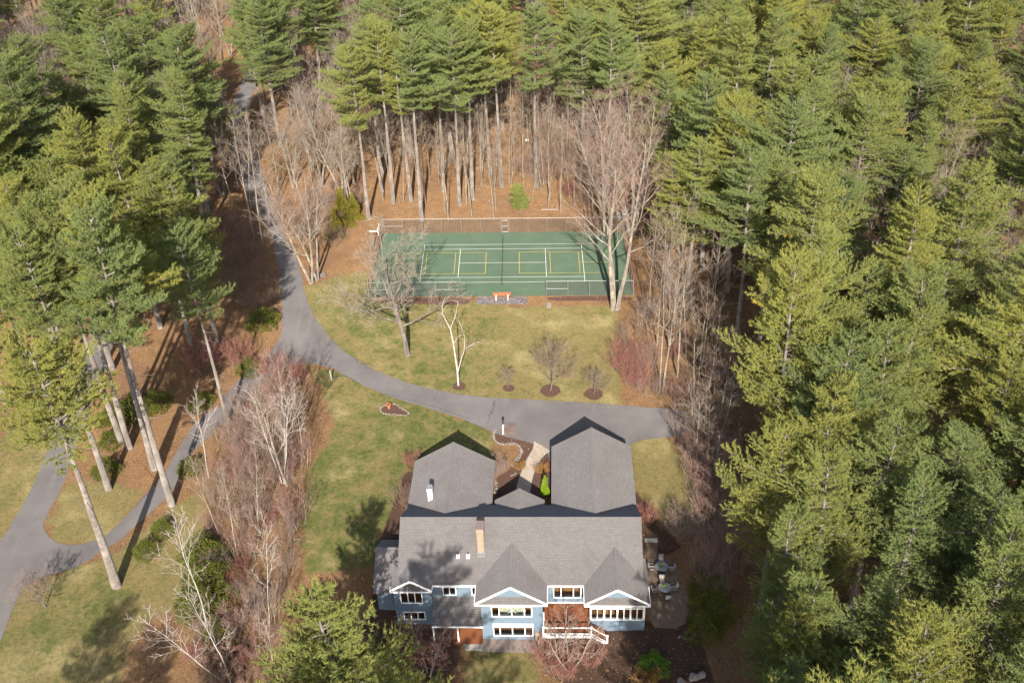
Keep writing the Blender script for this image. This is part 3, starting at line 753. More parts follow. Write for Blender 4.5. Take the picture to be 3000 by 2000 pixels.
# chimneys, vents
def chimney(x, y, z0, z1, wx, wy, mat, cap):
    c = HB(); c.box(x-wx/2, x+wx/2, y-wy/2, y+wy/2, z0, z1-.55); c.hexa([(x-wx/2, y-wy/2, z1-.55), (x+wx/2, y-wy/2, z1-.55), (x+wx/2, y+wy/2, z1-.55), (x-wx/2, y+wy/2, z1-.55)], [(x-wx*.58, y-wy*.58, z1-.4), (x+wx*.58, y-wy*.58, z1-.4), (x+wx*.58, y+wy*.58, z1-.4), (x-wx*.58, y+wy*.58, z1-.4)])
    c.box(x-wx*.58, x+wx*.58, y-wy*.58, y+wy*.58, z1-.4, z1); ch = c.build('chimney', mat, house)
    HB().box(x-wx*.6, x+wx*.6, y-wy*.6, y+wy*.6, z1, z1+.09).build('cap', cap, ch)
    HB().hexa([(x-wx*.62, y-wy*.8, z0-.05), (x+wx*.62, y-wy*.8, z0-.05), (x+wx*.62, y+wy*.62, z0+.5), (x-wx*.62, y+wy*.62, z0+.5)], [(x-wx*.62, y-wy*.8, z0+.25), (x+wx*.62, y-wy*.8, z0+.25), (x+wx*.62, y+wy*.62, z0+.8), (x-wx*.62, y+wy*.62, z0+.8)]).build('flashing', 'grey_metal', ch) if cap == 'dark_cap' else None
    return ch
chimney(.60, -62.0, 4.2, 7.75, .62, .95, 'tan_stucco', 'dark_cap')
chimney(-5.02, -54.75, 3.9, 5.95, .45, .55, 'trim_white', 'grey_metal')
for x in (-1.62, -.65):
    v = HB(); v.lathe([(.05, 0), (.05, .55)], (x, -62.65, 4.2), 8); vp = v.build('vent_pipe', 'black_iron', house)
    HB().hexa([(x-.17, -62.85, 4.19), (x+.17, -62.85, 4.19), (x+.17, -62.5, 4.42), (x-.17, -62.5, 4.42)], [(x-.15, -62.83, 4.25), (x+.15, -62.83, 4.25), (x+.1, -62.55, 4.5), (x-.1, -62.55, 4.5)]).build('flashing', 'trim_white', vp)
# deck with railing, stairs and landing
dk = HB().box(6.5, 10.92, -68.45, -64.62, -.32, -.06).build('deck', 'deck_wood', house)
HB().box(10.92, 11.05, -68.45, -67.02, -.32, -.06).build('deck', 'deck_wood', house)
HB().box(6.48, 11.05, -68.5, -68.452, -.42, -.05).build('fascia', 'trim_white', dk)
HB().box(6.52, 10.9, -64.64, -64.615, -.04, .16).build('skirt', 'trim_white', dk)
rl = empty('railing', (0, 0, 0)); rl.parent = house
def rbar(name, a, b_, w, h=None): HB().bar(a, b_, w, h).build(name, 'trim_white', rl)
posts = [(6.56, -68.4, -.06), (11.02, -68.4, -.06), (12.52, -68.4, -1.25), (6.56, -66.75, -.06)]
for x, y, z in posts:
    rbar('post', (x, y, z-.1), (x, y, z+1.06), .14); HB().hexa([(x-.1, y-.1, z+1.06), (x+.1, y-.1, z+1.06), (x+.1, y+.1, z+1.06), (x-.1, y+.1, z+1.06)], [(x-.03, y-.03, z+1.15), (x+.03, y-.03, z+1.15), (x+.03, y+.03, z+1.15), (x-.03, y+.03, z+1.15)]).build('post_cap', 'trim_white', rl)
for zo, wz in ((.96, .09), (.14, .08)):
    rbar('rail', (6.62, -68.4, zo-.06), (10.96, -68.4, zo-.06), .07, wz); rbar('rail', (11.08, -68.4, zo-.08), (12.46, -68.4, zo-1.19), .07, wz); rbar('rail', (6.56, -68.34, zo-.06), (6.56, -66.8, zo-.06), .07, wz)
n = 7
for i in range(n):
    x = 11.05+i*.225; z = -.06-(i+1)*.165
    HB().box(x, x+.235, -68.45, -67.02, z-.12, z).build('stair_tread', 'deck_wood', house)
    HB().box(x-.005, x+.236, -68.5, -68.455, z-.2, z+.003).build('stringer', 'trim_white', house)
b = HB(); lp = [(12.62, -68.5), (12.85, -68.5), (14.15, -67.02), (12.62, -67.02)]; b.hexa([(x, y, -1.5) for x, y in lp], [(x, y, -1.24) for x, y in lp]); b.build('landing', 'deck_wood', house)
HB().bar((12.87, -68.52, -1.27), (14.17, -67.04, -1.27), .05, .1).build('landing_edge', 'trim_white', house)
# porch terrace below
HB().box(-4.05, .7, -67.6, -64.62, -2.7, -2.42).build('terrace', 'deck_wood', house)
for x in (-3.95, -1.62):
    HB().bar((x, -67.25, -2.42), (x, -67.25, -.27), .13).build('porch_post', 'trim_white', house)
HB().box(-1.0, .74, -68.35, -67.62, -2.7, -2.44).build('step', 'concrete', house)
# planting, low wall by the bay
gravel = drape('gravel_strip', [W(.7, -68.5)[:2], W(6.1, -68.5)[:2], W(6.4, -66.9)[:2], W(.75, -66.9)[:2]], .03, 'gravel', step=.8, maxseg=.6)
rw = empty('retaining_wall', W(6.1, -67.4, -2.5), HY, 'low curved beige stone wall between the bay window and the deck', 'wall')
pts = [(-.35, .42), (.05, .36), (.25, .05), (.22, -.35), (.05, -.8)]
for (xa, ya), (xb, yb) in zip(pts[:-1], pts[1:]):
    MB().bar((xa, ya, .55), (xb, yb, .55), .3, 1.3).build('stone_course', 'path_stone', rw)

# furniture seen through the windows
for k, (x, rz) in enumerate(((2.95, -.5), (4.2, .5))):
    a = empty('armchair', W(x, -65.9, -.05), HY+rz, 'cream armchair inside the bay window, %s' % ('beside the tan floor rug' if False else ('turned towards the porch side' if k == 0 else 'turned towards the deck side')), 'armchair')
    MB().box(-.42, .42, -.4, .4, .12, .45).build('seat', 'armchair', a, bevel=.05); MB().box(-.42, .42, .28, .48, .3, .98).build('backrest', 'armchair', a, bevel=.06)
    for s in (-1, 1): MB().box(s*.46-.09, s*.46+.09, -.4, .42, .1, .64).build('armrest', 'armchair', a, bevel=.04)
b = empty('sofa', W(3.6, -65.3, -2.55), HY, 'red brown sofa inside the lower bay window', 'sofa')
MB().box(-1.3, 1.3, -.45, .45, .1, .45).build('seat', 'deck_wood', b, bevel=.05); MB().box(-1.3, 1.3, .25, .5, .35, .9).build('backrest', 'deck_wood', b, bevel=.06)

# ------------------------------------------------------------------ paths, beds and yard furniture
def bed(px, dz=.03, name='mulch_bed', sc=1.0, mat='mulch', kind='structure', it=2):
    return drape(name, smooth_poly([G(x*sc, y*sc)[:2] for x, y in px], it), dz, mat, step=1.0, maxseg=.5, kind=kind)
Z6 = lambda x, y: (1420+x/6.03, 1200+y/6.03)
bed([Z6(*p) for p in [(165, 345), (300, 350), (500, 420), (870, 550), (900, 700), (800, 850), (690, 1010), (620, 1200), (560, 1400), (400, 1560), (180, 1560), (180, 1200), (400, 1100), (480, 980), (620, 800), (640, 720), (600, 620), (500, 585), (300, 600), (190, 540), (140, 450)]], .03)
bed([Z6(*p) for p in [(1160, 740), (1080, 770), (1000, 850), (930, 970), (890, 1050), (830, 1230), (790, 1560), (1290, 1560), (1290, 740)]], .03)
stone_mesh = []
for k in range(5):
    rg = random.Random(40+k); bm = bmesh.new(); bmesh.ops.create_icosphere(bm, subdivisions=1, radius=.5)
    for v in bm.verts: v.co *= rg.uniform(.75, 1.15); v.co.z *= .62
    for f in bm.faces: f.smooth = False
    me = bpy.data.meshes.new('stone'); bm.to_mesh(me); bm.free(); me.materials.append(MATS['field_stone']); stone_mesh.append(me)
def stones_along(root, P, size, seed, gap=1.0, closed=False):
    rg = random.Random(seed); P = [np.array(p) for p in P]; 
    if closed: P.append(P[0])
    carry = 0.0
    for a, b in zip(P[:-1], P[1:]):
        L = np.linalg.norm(b-a); s = carry
        while s < L:
            q = a+(b-a)*s/L; k = size*rg.uniform(.7, 1.35)
            o = bpy.data.objects.new('stone', rg.choice(stone_mesh)); COL.objects.link(o); o.parent = root
            x, y = q[0]+rg.uniform(-.06, .06), q[1]+rg.uniform(-.06, .06)
            o.location = (x, y, float(gz(x, y))+k*.12); o.scale = (k*rg.uniform(.8, 1.5), k, k*rg.uniform(.7, 1.1)); o.rotation_euler = (rg.uniform(-.2, .2), rg.uniform(-.2, .2), rg.uniform(0, 6.28))
            s += k*gap
        carry = s-L
edge = empty('stone_edging', (0, 0, 0), 0, 'winding double edging of pale field stones round the mulch bed by the lamp post', 'edging')
EL = [Z6(*p) for p in [(185, 350), (135, 440), (165, 530), (240, 590), (330, 605), (450, 590), (540, 590), (610, 640), (645, 720), (620, 800), (545, 900), (470, 990)]]
ELg = smooth_poly([G(*p)[:2] for p in EL], 2, False)
stones_along(edge, ELg, .23, 3, .85); stones_along(edge, [(x+.14, y-.16) for x, y in ELg], .21, 4, .9)
edge2 = empty('stone_edging', (0, 0, 0), 0, 'line of stones between the left wing and the shaded entry bed', 'edging')
stones_along(edge2, [G(*Z6(470, 1170))[:2], G(*Z6(560, 1120))[:2]], .25, 8, .9); stones_along(edge2, [G(*Z6(200, 1270))[:2], G(*Z6(205, 1500))[:2]], .3, 9, .8)
# island bed with urn
I8 = lambda x, y: (1090+x/18.09, 1160+y/18.09)
ISL = smooth_poly([G(*I8(*p))[:2] for p in [(420, 720), (560, 560), (820, 420), (1040, 400), (1220, 430), (1450, 600), (1600, 700), (1800, 780), (1950, 880), (1900, 1000), (1700, 1040), (1400, 1000), (1150, 960), (820, 970), (620, 930), (450, 830)]], 1)
drape('mulch_bed', ISL, .03, 'mulch', step=.8, maxseg=.4)
ring = empty('stone_ring', (0, 0, 0), 0, 'ring of mixed field stones round the small island bed with the urn', 'edging')
stones_along(ring, ISL, .27, 12, 1.0, True)
x, y, z = G(*I8(900, 640))
ur = empty('urn', (x, y, z+.03), 0, 'terracotta urn standing in the stone ringed island bed', 'urn')
MB().lathe([(.16, 0), (.17, .05), (.08, .12), (.09, .16), (.2, .3), (.25, .45), (.27, .55), (.29, .57), (.29, .62), (.24, .62), (.22, .56)], (0, 0, 0), 14).build('bowl', 'terracotta', ur, smooth_=False)
MB().lathe([(.225, .555), (.1, .60)], (0, 0, 0), 10).build('soil', 'mulch', ur)
# walkway of slabs
WL = [Z6(*p) for p in [(880, 565), (870, 690), (800, 800), (735, 920), (665, 1080), (610, 1240), (570, 1390), (560, 1480)]]
WR = [Z6(*p) for p in [(1165, 725), (1080, 765), (1000, 850), (945, 950), (890, 1050), (835, 1200), (800, 1390), (790, 1480)]]
A_ = [np.array(G(*p)[:2]) for p in smooth_poly(WL, 1, False)]; B_ = [np.array(G(*p)[:2]) for p in smooth_poly(WR, 1, False)]
walk = empty('walkway', (0, 0, 0), 0, 'curving tan stone slab walkway from the driveway to the covered entry', 'walkway')
def resample(P, n):
    P = np.array(P); s = np.r_[0, np.cumsum(np.linalg.norm(np.diff(P, axis=0), axis=1))]; t = np.linspace(0, s[-1], n); return np.stack([np.interp(t, s, P[:, 0]), np.interp(t, s, P[:, 1])], 1)
rows = 22; RA = resample(A_, rows+1); RB = resample(B_, rows+1); rg = random.Random(2)
for i in range(rows):
    cuts = sorted([0, 1]+[rg.uniform(.26, .40)+.01*i % .1, rg.uniform(.6, .74)]) if i % 2 else [0, rg.uniform(.42, .58), 1]
    for c0, c1 in zip(cuts[:-1], cuts[1:]):
        q = [RA[i]+(RB[i]-RA[i])*c0, RA[i]+(RB[i]-RA[i])*c1, RA[i+1]+(RB[i+1]-RA[i+1])*c1, RA[i+1]+(RB[i+1]-RA[i+1])*c0]
        m = sum(q)/4; q = [m+(p-m)*.965 for p in q]; zz = rg.uniform(0, .008)
        b = MB((m[0], m[1], 0)); b.hexa([(p[0], p[1], float(gz(*p))+.0) for p in q], [(p[0], p[1], float(gz(*p))+.06+zz) for p in q]); o = b.build('slab', 'path_stone', walk); o.location = (m[0], m[1], 0)
for P, nm in ((RA, 1), (RB, 2)):
    for i in range(rows):
        for h in (0, .5):
            p = P[i]+(P[i+1]-P[i])*h; q = P[i]+(P[i+1]-P[i])*(h+.5); m = (p+q)/2
            b = MB((m[0], m[1], 0)); b.bar((p[0], p[1], float(gz(*p))+.04), (q[0], q[1], float(gz(*q))+.04), .13, .09); o = b.build('edge_block', 'edge_stone', walk); o.location = (m[0], m[1], 0)
# lamp post
x, y, z = G(*Z6(330, 430))
lp_ = empty('lamp_post', (x, y, z), 0, 'white lamp post with a dark lantern in the mulch bed by the parking area', 'lamp post')
MB().bar((0, 0, 0), (0, 0, 1.55), .17).build('post', 'trim_white', lp_, bevel=.01)
MB().box(-.12, .12, -.12, .12, 1.55, 1.6).build('collar', 'black_iron', lp_)
ln = MB().lathe([(.08, 1.6), (.14, 1.68), (.16, 1.95), (.1, 2.02), (.03, 2.12)], (0, 0, 0), 8).build('lantern', 'dark_metal', lp_)
MB().lathe([(.02, 2.12), (.03, 2.18), (.0, 2.2)], (0, 0, 0), 6).build('finial', 'black_iron', ln)
x, y, z = G(972, 1112)
wp = empty('marker_post', (x, y, z), 0, 'short weathered white post beside the driveway bend', 'post')
MB().bar((0, 0, 0), (-.06, .03, 1.35), .16).build('shaft', 'concrete', wp, bevel=.01); MB().box(-.16, .04, -.07, .13, 1.35, 1.41).build('cap', 'grey_metal', wp)
# mulch rings round the young trees
YOUNG = [(1345, 1131, .85), (1490, 1137, .75), (1613, 1144, 1.25), (1739, 1154, 1.15)]
for px, py, rr in YOUNG:
    x, y, z = G(px, py); rg = random.Random(int(px))
    drape('mulch_ring', [(x+rr*rg.uniform(.92, 1.08)*math.cos(a), y+rr*rg.uniform(.92, 1.08)*math.sin(a)) for a in np.linspace(0, 6.283, 20, endpoint=False)], .04, 'mulch', step=.5, maxseg=.6)
drape('mulch_bed', smooth_poly([(6.4, -10.5), (6.3, -9.4), (18.0, -9.4), (18.2, -10.7), (12, -10.6)], 1), .03, 'mulch', step=1, maxseg=.6)
drape('mulch_bed', smooth_poly([(-16.5, -10.6), (-16.6, -9.4), (-4.5, -9.4), (-4.3, -11.0), (-7, -11.5), (-12, -11)], 1), .03, 'mulch', step=1, maxseg=.6)
def boulder(px, py, s, label, seed, sz=.8):
    rg = random.Random(seed); bm = bmesh.new(); bmesh.ops.create_icosphere(bm, subdivisions=2, radius=.5)
    for v in bm.verts:
        v.co *= 1+.18*math.sin(v.co.x*7+seed)+.14*math.sin(v.co.y*6+seed*2)+rg.uniform(-.05, .05); v.co.z *= sz
    me = bpy.data.meshes.new('boulder'); bm.to_mesh(me); bm.free(); o = link('boulder', me, 'field_stone'); x, y, z = G(px, py)
    o.location = (x, y, z+s*.28*sz); o.scale = (s, s*.85, s); o.rotation_euler = (0, 0, rg.uniform(0, 6)); tag(o, label, 'boulder')
boulder(1607, 900, .85, 'pale upright boulder on the lawn below the mulch bed by the court', 1, 1.1)
boulder(946, 809, .9, 'boulder lying beside the maples at the driveway bend', 2)
boulder(2030, 1985, 1.0, 'large flat grey boulder with two smaller ones near the pine edge', 3, .5)
boulder(2052, 1982, .9, 'round grey boulder touching the large flat one near the pine edge', 4, .7)
boulder(1995, 1998, .8, 'small tan boulder at the foot of the large flat boulder', 5, .6)
arc = empty('stone_row', (0, 0, 0), 0, 'short curved row of white stones between patio and pines', 'stones')
stones_along(arc, [G(*p)[:2] for p in [(1990, 1866), (2003, 1870), (2022, 1868), (2042, 1856)]], .3, 30, 1.1)
# storage bins behind the court
for k, (px, py, wx, lab) in enumerate(((1812, 645, .75, 'narrow grey metal bin behind the court fence, beside the wider bin'), (1836, 646, 1.3, 'wide grey metal bin behind the court fence under the maples'))):
    x, y, z = G(px, py); e = empty('storage_bin', (x, y, z), .1, lab, 'bin')
    MB().hexa([(-wx/2, -.4, .08), (wx/2, -.4, .08), (wx/2, .4, .08), (-wx/2, .4, .08)], [(-wx*.55, -.45, 1.35), (wx*.55, -.45, 1.35), (wx*.55, .45, 1.35), (-wx*.55, .45, 1.35)]).build('body', 'grey_metal', e, bevel=.03)
    MB().hexa([(-wx*.57, -.48, 1.36), (wx*.57, -.48, 1.36), (wx*.57, .48, 1.36), (-wx*.57, .48, 1.36)], [(-wx*.5, -.4, 1.5), (wx*.5, -.4, 1.5), (wx*.5, .4, 1.56), (-wx*.5, .4, 1.56)]).build('lid', 'grey_metal', e, bevel=.02)
    for s in (-1, 1): MB().box(s*wx*.4-.06, s*wx*.4+.06, -.38, .38, 0, .08).build('foot', 'dark_metal', e)
# white rail lying behind the fence, sign on the trail
x, y, z = G(1610, 615)
o = MB().bar((-1.3, 0, .1), (1.35, -.1, .1), .09).build('white_rail', 'concrete'); o.location = (x, y, z); tag(o, 'white painted rail lying in the leaves behind the court fence', 'rail')
x, y, z = G(1544, 424)
e = empty('trail_sign', (x, y, z), 0, 'small white sign on a post along the wooded trail', 'sign'); MB().bar((0, 0, 0), (0, 0, 1.1), .07).build('post', 'shed_wood', e); MB().box(-.28, .28, -.06, -.035, .65, 1.15).build('panel', 'trim_white', e)
# shed by the west road
x, y, z = G(520, 540)
sh = empty('shed', (x, y, z), R(10), 'small dark roofed shed half hidden in brush between the two roads', 'shed')
MB().box(-1.6, 1.6, -1.5, 1.5, 0, 2.3).build('wall', 'shed_wood', sh)
b = MB(); b.hexa([(-1.9, -1.8, 2.2), (0, -1.8, 3.6), (0, 1.8, 3.6), (-1.9, 1.8, 2.2)], [(-1.9, -1.8, 2.35), (0, -1.8, 3.75), (0, 1.8, 3.75), (-1.9, 1.8, 2.35)]); b.hexa([(1.9, -1.8, 2.2), (0, -1.8, 3.6), (0, 1.8, 3.6), (1.9, 1.8, 2.2)], [(1.9, -1.8, 2.35), (0, -1.8, 3.75), (0, 1.8, 3.75), (1.9, 1.8, 2.35)]); b.build('roof', 'slate_roof', sh)
MB().hexa([(-1.6, -1.5, 2.2), (1.6, -1.5, 2.2), (0, -1.5, 3.5)], [(-1.6, -1.4, 2.2), (1.6, -1.4, 2.2), (0, -1.4, 3.5)]).build('gable_wall', 'shed_wood', sh); MB().box(-.5, .5, -1.54, -1.5, .05, 1.95).build('door', 'dark_metal', sh)
# patio with two dining sets
PAT = smooth_poly([W(16.2, -59.3)[:2], W(17.2, -58.2)[:2], W(19.6, -58.6)[:2], W(20.4, -61)[:2], W(20.6, -64.5)[:2], W(20.0, -67.0)[:2], W(16.2, -66.8)[:2]], 1)
drape('patio', PAT, .03, 'patio_paver', step=1, maxseg=.5)
drape('path', [W(17.0, -58.6)[:2], W(18.1, -58.6)[:2], W(18.1, -56.3)[:2], W(17.0, -56.3)[:2]], .034, 'patio_paver', step=1, maxseg=.5)
st = MB(); x, y, z = W(17.55, -56.05); zz = float(gz(x, y)); st.box(-.65, .65, -.22, .22, 0, .12); o = st.build('stone_step', 'concrete'); o.location = (x, y, zz); o.rotation_euler = (0, 0, HY); tag(o, 'pale stone step at the top of the patio path', 'step')
def patio_chair(label, loc, rz, cush):
    c = empty('patio_chair', loc, rz, label, 'chair', 'patio dining chairs')
    MB().box(-.25, .25, -.25, .25, .40, .48).build('seat', cush, c, bevel=.02)
    MB().hexa([(-.25, .22, .5), (.25, .22, .5), (.25, .28, .5), (-.25, .28, .5)], [(-.24, .36, 1.0), (.24, .36, 1.0), (.24, .42, 1.0), (-.24, .42, 1.0)]).build('backrest', cush, c)
    for s in (-1, 1):
        MB().bar((s*.25, -.24, 0), (s*.25, -.22, .64), .04).build('leg', 'dark_metal', c); MB().bar((s*.25, .3, 0), (s*.25, .24, .64), .04).build('leg', 'dark_metal', c)
        MB().bar((s*.26, -.26, .65), (s*.26, .3, .65), .055).build('armrest', 'dark_metal', c)
for k, ((tx, ty), nm) in enumerate((((18.25, -60.15), 'table nearer the path step'), ((18.35, -62.7), 'table nearer the sunroom corner'))):
    wx, wy, _ = W(tx, ty); zt = float(gz(wx, wy))+.03
    t = empty('patio_table', (wx, wy, zt), 0, 'round dark stone topped patio %s' % nm, 'table', 'patio tables')
    MB().lathe([(.6, .70), (.65, .715), (.65, .74), (.62, .75)], (0, 0, 0), 28).build('tabletop', 'tabletop', t)
    MB().lathe([(.3, 0), (.28, .04), (.07, .1), (.06, .62), (.2, .70)], (0, 0, 0), 12).build('pedestal', 'dark_metal', t)
    p = empty('potted_plant', (wx, wy, zt+.75), 0, 'yellow green plant in a bowl on the %s' % nm, 'plant')
    MB().lathe([(.1, 0), (.16, .06), (.19, .14), (.17, .14), (.14, .09)], (0, 0, 0), 12).build('bowl', 'dark_metal', p)
    v, f = [], []; rg = random.Random(k)
    for i in range(90):
        a, r_, h = rg.uniform(0, 6.28), rg.uniform(0, .2), rg.uniform(.1, .3); c0 = Vector((r_*math.cos(a), r_*math.sin(a), h)); d = Vector((rg.gauss(0, 1), rg.gauss(0, 1), rg.uniform(0, 1))).normalized()*.12; s_ = Vector((rg.gauss(0, 1), rg.gauss(0, 1), rg.gauss(0, .3))).normalized()*.03
        n0 = len(v); v += [c0-s_, c0+s_, c0+d]; f.append((n0, n0+1, n0+2))
    link('foliage', mesh_np('foliage', [tuple(q) for q in v], f), 'pot_green', p)
    for ang, side, cu in ((90, 'on the path side', 'grey_cushion' if k == 0 else 'cushion'), (-90, 'on the lawn side', 'cushion' if k == 0 else 'grey_cushion'), (180, 'on the house side', 'grey_cushion'), (0, 'on the wood side', 'grey_cushion')):
        a = R(ang+(8 if k else -4)); d = 1.0 if abs(ang) == 90 else .95
        patio_chair('patio chair %s of the round %s' % (side, nm), (wx+d*math.cos(a), wy+d*math.sin(a), zt), a-R(90), cu)

# ------------------------------------------------------------------ plant generators
UP = np.array([0, 0, 1.0])
def unit(v): return v/(np.linalg.norm(v, axis=-1, keepdims=True)+1e-9)
def perp(d, rng, az=None):
    a = np.where(np.abs(d[:, 2:3]) < .9, UP, np.array([1.0, 0, 0])); x = unit(np.cross(d, a)); y = np.cross(x, d)
    t = rng.uniform(0, 2*np.pi, len(d)) if az is None else az
    return x*np.cos(t)[:, None]+y*np.sin(t)[:, None]
def grow(p, d, L, K, rng, wob, trop):
    """polylines: returns points (M,K+1,3) and directions (M,K+1,3)"""
    P = [p]; D = [d]
    for k in range(K):
        d = unit(d+rng.normal(0, wob, d.shape)+np.asarray(trop).reshape(-1, 1)*UP/K); p = p+d*(L/K)[:, None]; P.append(p); D.append(d)
    return np.stack(P, 1), np.stack(D, 1)
def tubes(P, D, r0, r1, sides, pw=1.0):
    M_, K1, _ = P.shape
    t = np.linspace(0, 1, K1)**pw; rad = r0[:, None]*(1-t)+r1[:, None]*t
    a = np.where(np.abs(D[..., 2:3]) < .9, UP, np.array([1.0, 0, 0])); x = unit(np.cross(D, a)); y = np.cross(x, D)
    ang = np.arange(sides)*2*np.pi/sides
    V = P[:, :, None]+rad[:, :, None, None]*(x[:, :, None]*np.cos(ang)[:, None]+y[:, :, None]*np.sin(ang)[:, None])
    idx = np.arange(M_*K1*sides).reshape(M_, K1, sides)
    a0 = idx[:, :-1]; b0 = np.roll(a0, -1, 2); c0 = np.roll(idx[:, 1:], -1, 2); d0_ = idx[:, 1:]
    T = np.concatenate([np.stack([a0, b0, c0], -1).reshape(-1, 3), np.stack([a0, c0, d0_], -1).reshape(-1, 3)])
    return V.reshape(-1, 3), T
def blades(p, d, L, w, rng):
    """thin triangles from p along d"""
    s = perp(d, rng)*np.asarray(w).reshape(-1, 1)/2
    V = np.stack([p-s, p+s, p+d*np.asarray(L).reshape(-1, 1)], 1).reshape(-1, 3)
    return V, np.arange(len(V)).reshape(-1, 3)
def merge(parts):
    vs, ts, n = [], [], 0
    for v, t in parts: vs.append(v); ts.append(t+n); n += len(v)
    return np.concatenate(vs), np.concatenate(ts)
def kids(P, D, L, r0, r1, n, tmin, tmax, ang, rng, lr, taper, flat_=False, rr=.5):
    M_, K1, _ = P.shape
    t = (np.arange(n)[None]+rng.uniform(0, 1, (M_, n)))/n*(tmax-tmin)+tmin
    f = t*(K1-1); i = np.minimum(f.astype(int), K1-2); u = (f-i)[..., None]; m = np.arange(M_)[:, None]
    p = P[m, i]*(1-u)+P[m, i+1]*u; d = D[m, i+1]
    az = (np.arange(n)*2.4)[None]+rng.uniform(0, .9, (M_, n))+rng.uniform(0, 6.28, (M_, 1))
    p = p.reshape(-1, 3); d = d.reshape(-1, 3)
    q = perp(d, rng, az.ravel()); a = np.radians(np.asarray(ang)+rng.normal(0, 9, len(d)))[:, None]
    dd = unit(d*np.cos(a)+q*np.sin(a))
    Lc = (L[:, None]*lr*(1-taper*(t-tmin)/(1-tmin+1e-6))*rng.uniform(.7, 1.25, t.shape)).ravel()
    rc = ((r0[:, None]*(1-t)+r1[:, None]*t)*rr).ravel()
    return p, dd, Lc, rc
def bare_tree(seed, H, r0, stems=1, tilt=.06, fb=.3, n=(16, 8, 7, 5), ang=(52, 45, 42, 40), lr=(.42, .5, .5, .5), trop=(.1, .5, .45, .3), wob=(.05, .11, .14, .2), tw=.017, taper=.65, spread=.15, lean=(0, 0)):
    rng = np.random.default_rng(seed)
    az = np.arange(stems)*2*np.pi/stems+rng.uniform(0, 6)
    p = np.stack([np.cos(az)*spread*(stems > 1), np.sin(az)*spread*(stems > 1), np.full(stems, -.15)], 1)
    tl = tilt*rng.uniform(.7, 1.3, stems); d = unit(np.stack([np.cos(az)*tl+lean[0], np.sin(az)*tl+lean[1], np.ones(stems)], 1))
    L = H*rng.uniform(.85, 1.0, stems); L[0] = H; r = np.full(stems, r0)*rng.uniform(.8, 1, stems)
    wood, tw_parts = [], []
    P, D = grow(p, d, L, 9, rng, wob[0], np.full(stems, trop[0])); wood.append(tubes(P, D, r, r*.12, 7, .8)); prev = (P, D, L, r, r*.12)
    for lv in range(4):
        p, d, L, r = kids(*prev, n[lv], fb if lv == 0 else .22, .98, ang[lv], rng, lr[lv], taper if lv == 0 else .5, rr=(.5, .55, .6, .6)[lv])
        keep = L > .12; p, d, L, r = p[keep], d[keep], L[keep], r[keep]
        if lv <= 1:
            P, D = grow(p, d, L, (6, 4)[lv], rng, wob[lv+1], np.full(len(L), trop[lv+1])); r = np.maximum(r, .02)
            wood.append(tubes(P, D, r, np.maximum(r*.25, .008), (4, 3)[lv])); prev = (P, D, L, r, r*.25)
        elif lv == 2:
            P, D = grow(p, d, L, 2, rng, wob[3], np.full(len(L), trop[3]))
            v1, t1 = blades(P[:, 0], unit(P[:, 2]-P[:, 0]), np.linalg.norm(P[:, 2]-P[:, 0], axis=1), np.full(len(L), tw*1.5), rng); tw_parts.append((v1, t1)); prev = (P, D, L, r, r*.3)
        else:
            tw_parts.append(blades(p, unit(d+.25*UP), L*.9, np.full(len(L), tw), rng))
    return merge(wood), merge(tw_parts)
def brush(seed, H, stems, spread, tilt, n=(7, 6, 5), tw=.016, r0=.022, fb=.25):
    rng = np.random.default_rng(seed)
    az = rng.uniform(0, 6.28, stems); rr = spread*np.sqrt(rng.uniform(0, 1, stems)); p = np.stack([rr*np.cos(az), rr*np.sin(az), np.full(stems, -.1)], 1)
    tl = tilt*rng.uniform(.2, 1.2, stems); d = unit(np.stack([np.cos(az)*tl, np.sin(az)*tl, np.ones(stems)], 1)); L = H*rng.uniform(.6, 1.05, stems)
    r = np.full(stems, r0); P, D = grow(p, d, L, 5, rng, .08, np.full(stems, .25)); wood = [tubes(P, D, r, r*.3, 3)]; tws = []; prev = (P, D, L, r, r*.3)
    for lv, lr in enumerate((.42, .5, .5)):
        if lv >= len(n): break
        p, d, L, r = kids(*prev, n[lv], fb if lv == 0 else .2, .98, 38, rng, lr, .5, rr=.55)
        P, D = grow(p, d, L, 2, rng, .12, np.full(len(L), .5)); tws.append(blades(p, unit(P[:, 2]-P[:, 0]), L, np.full(len(L), tw*(1.5 if lv == 0 else 1)), rng)); prev = (P, D, L, r, r*.3)
    return merge(wood), merge(tws)
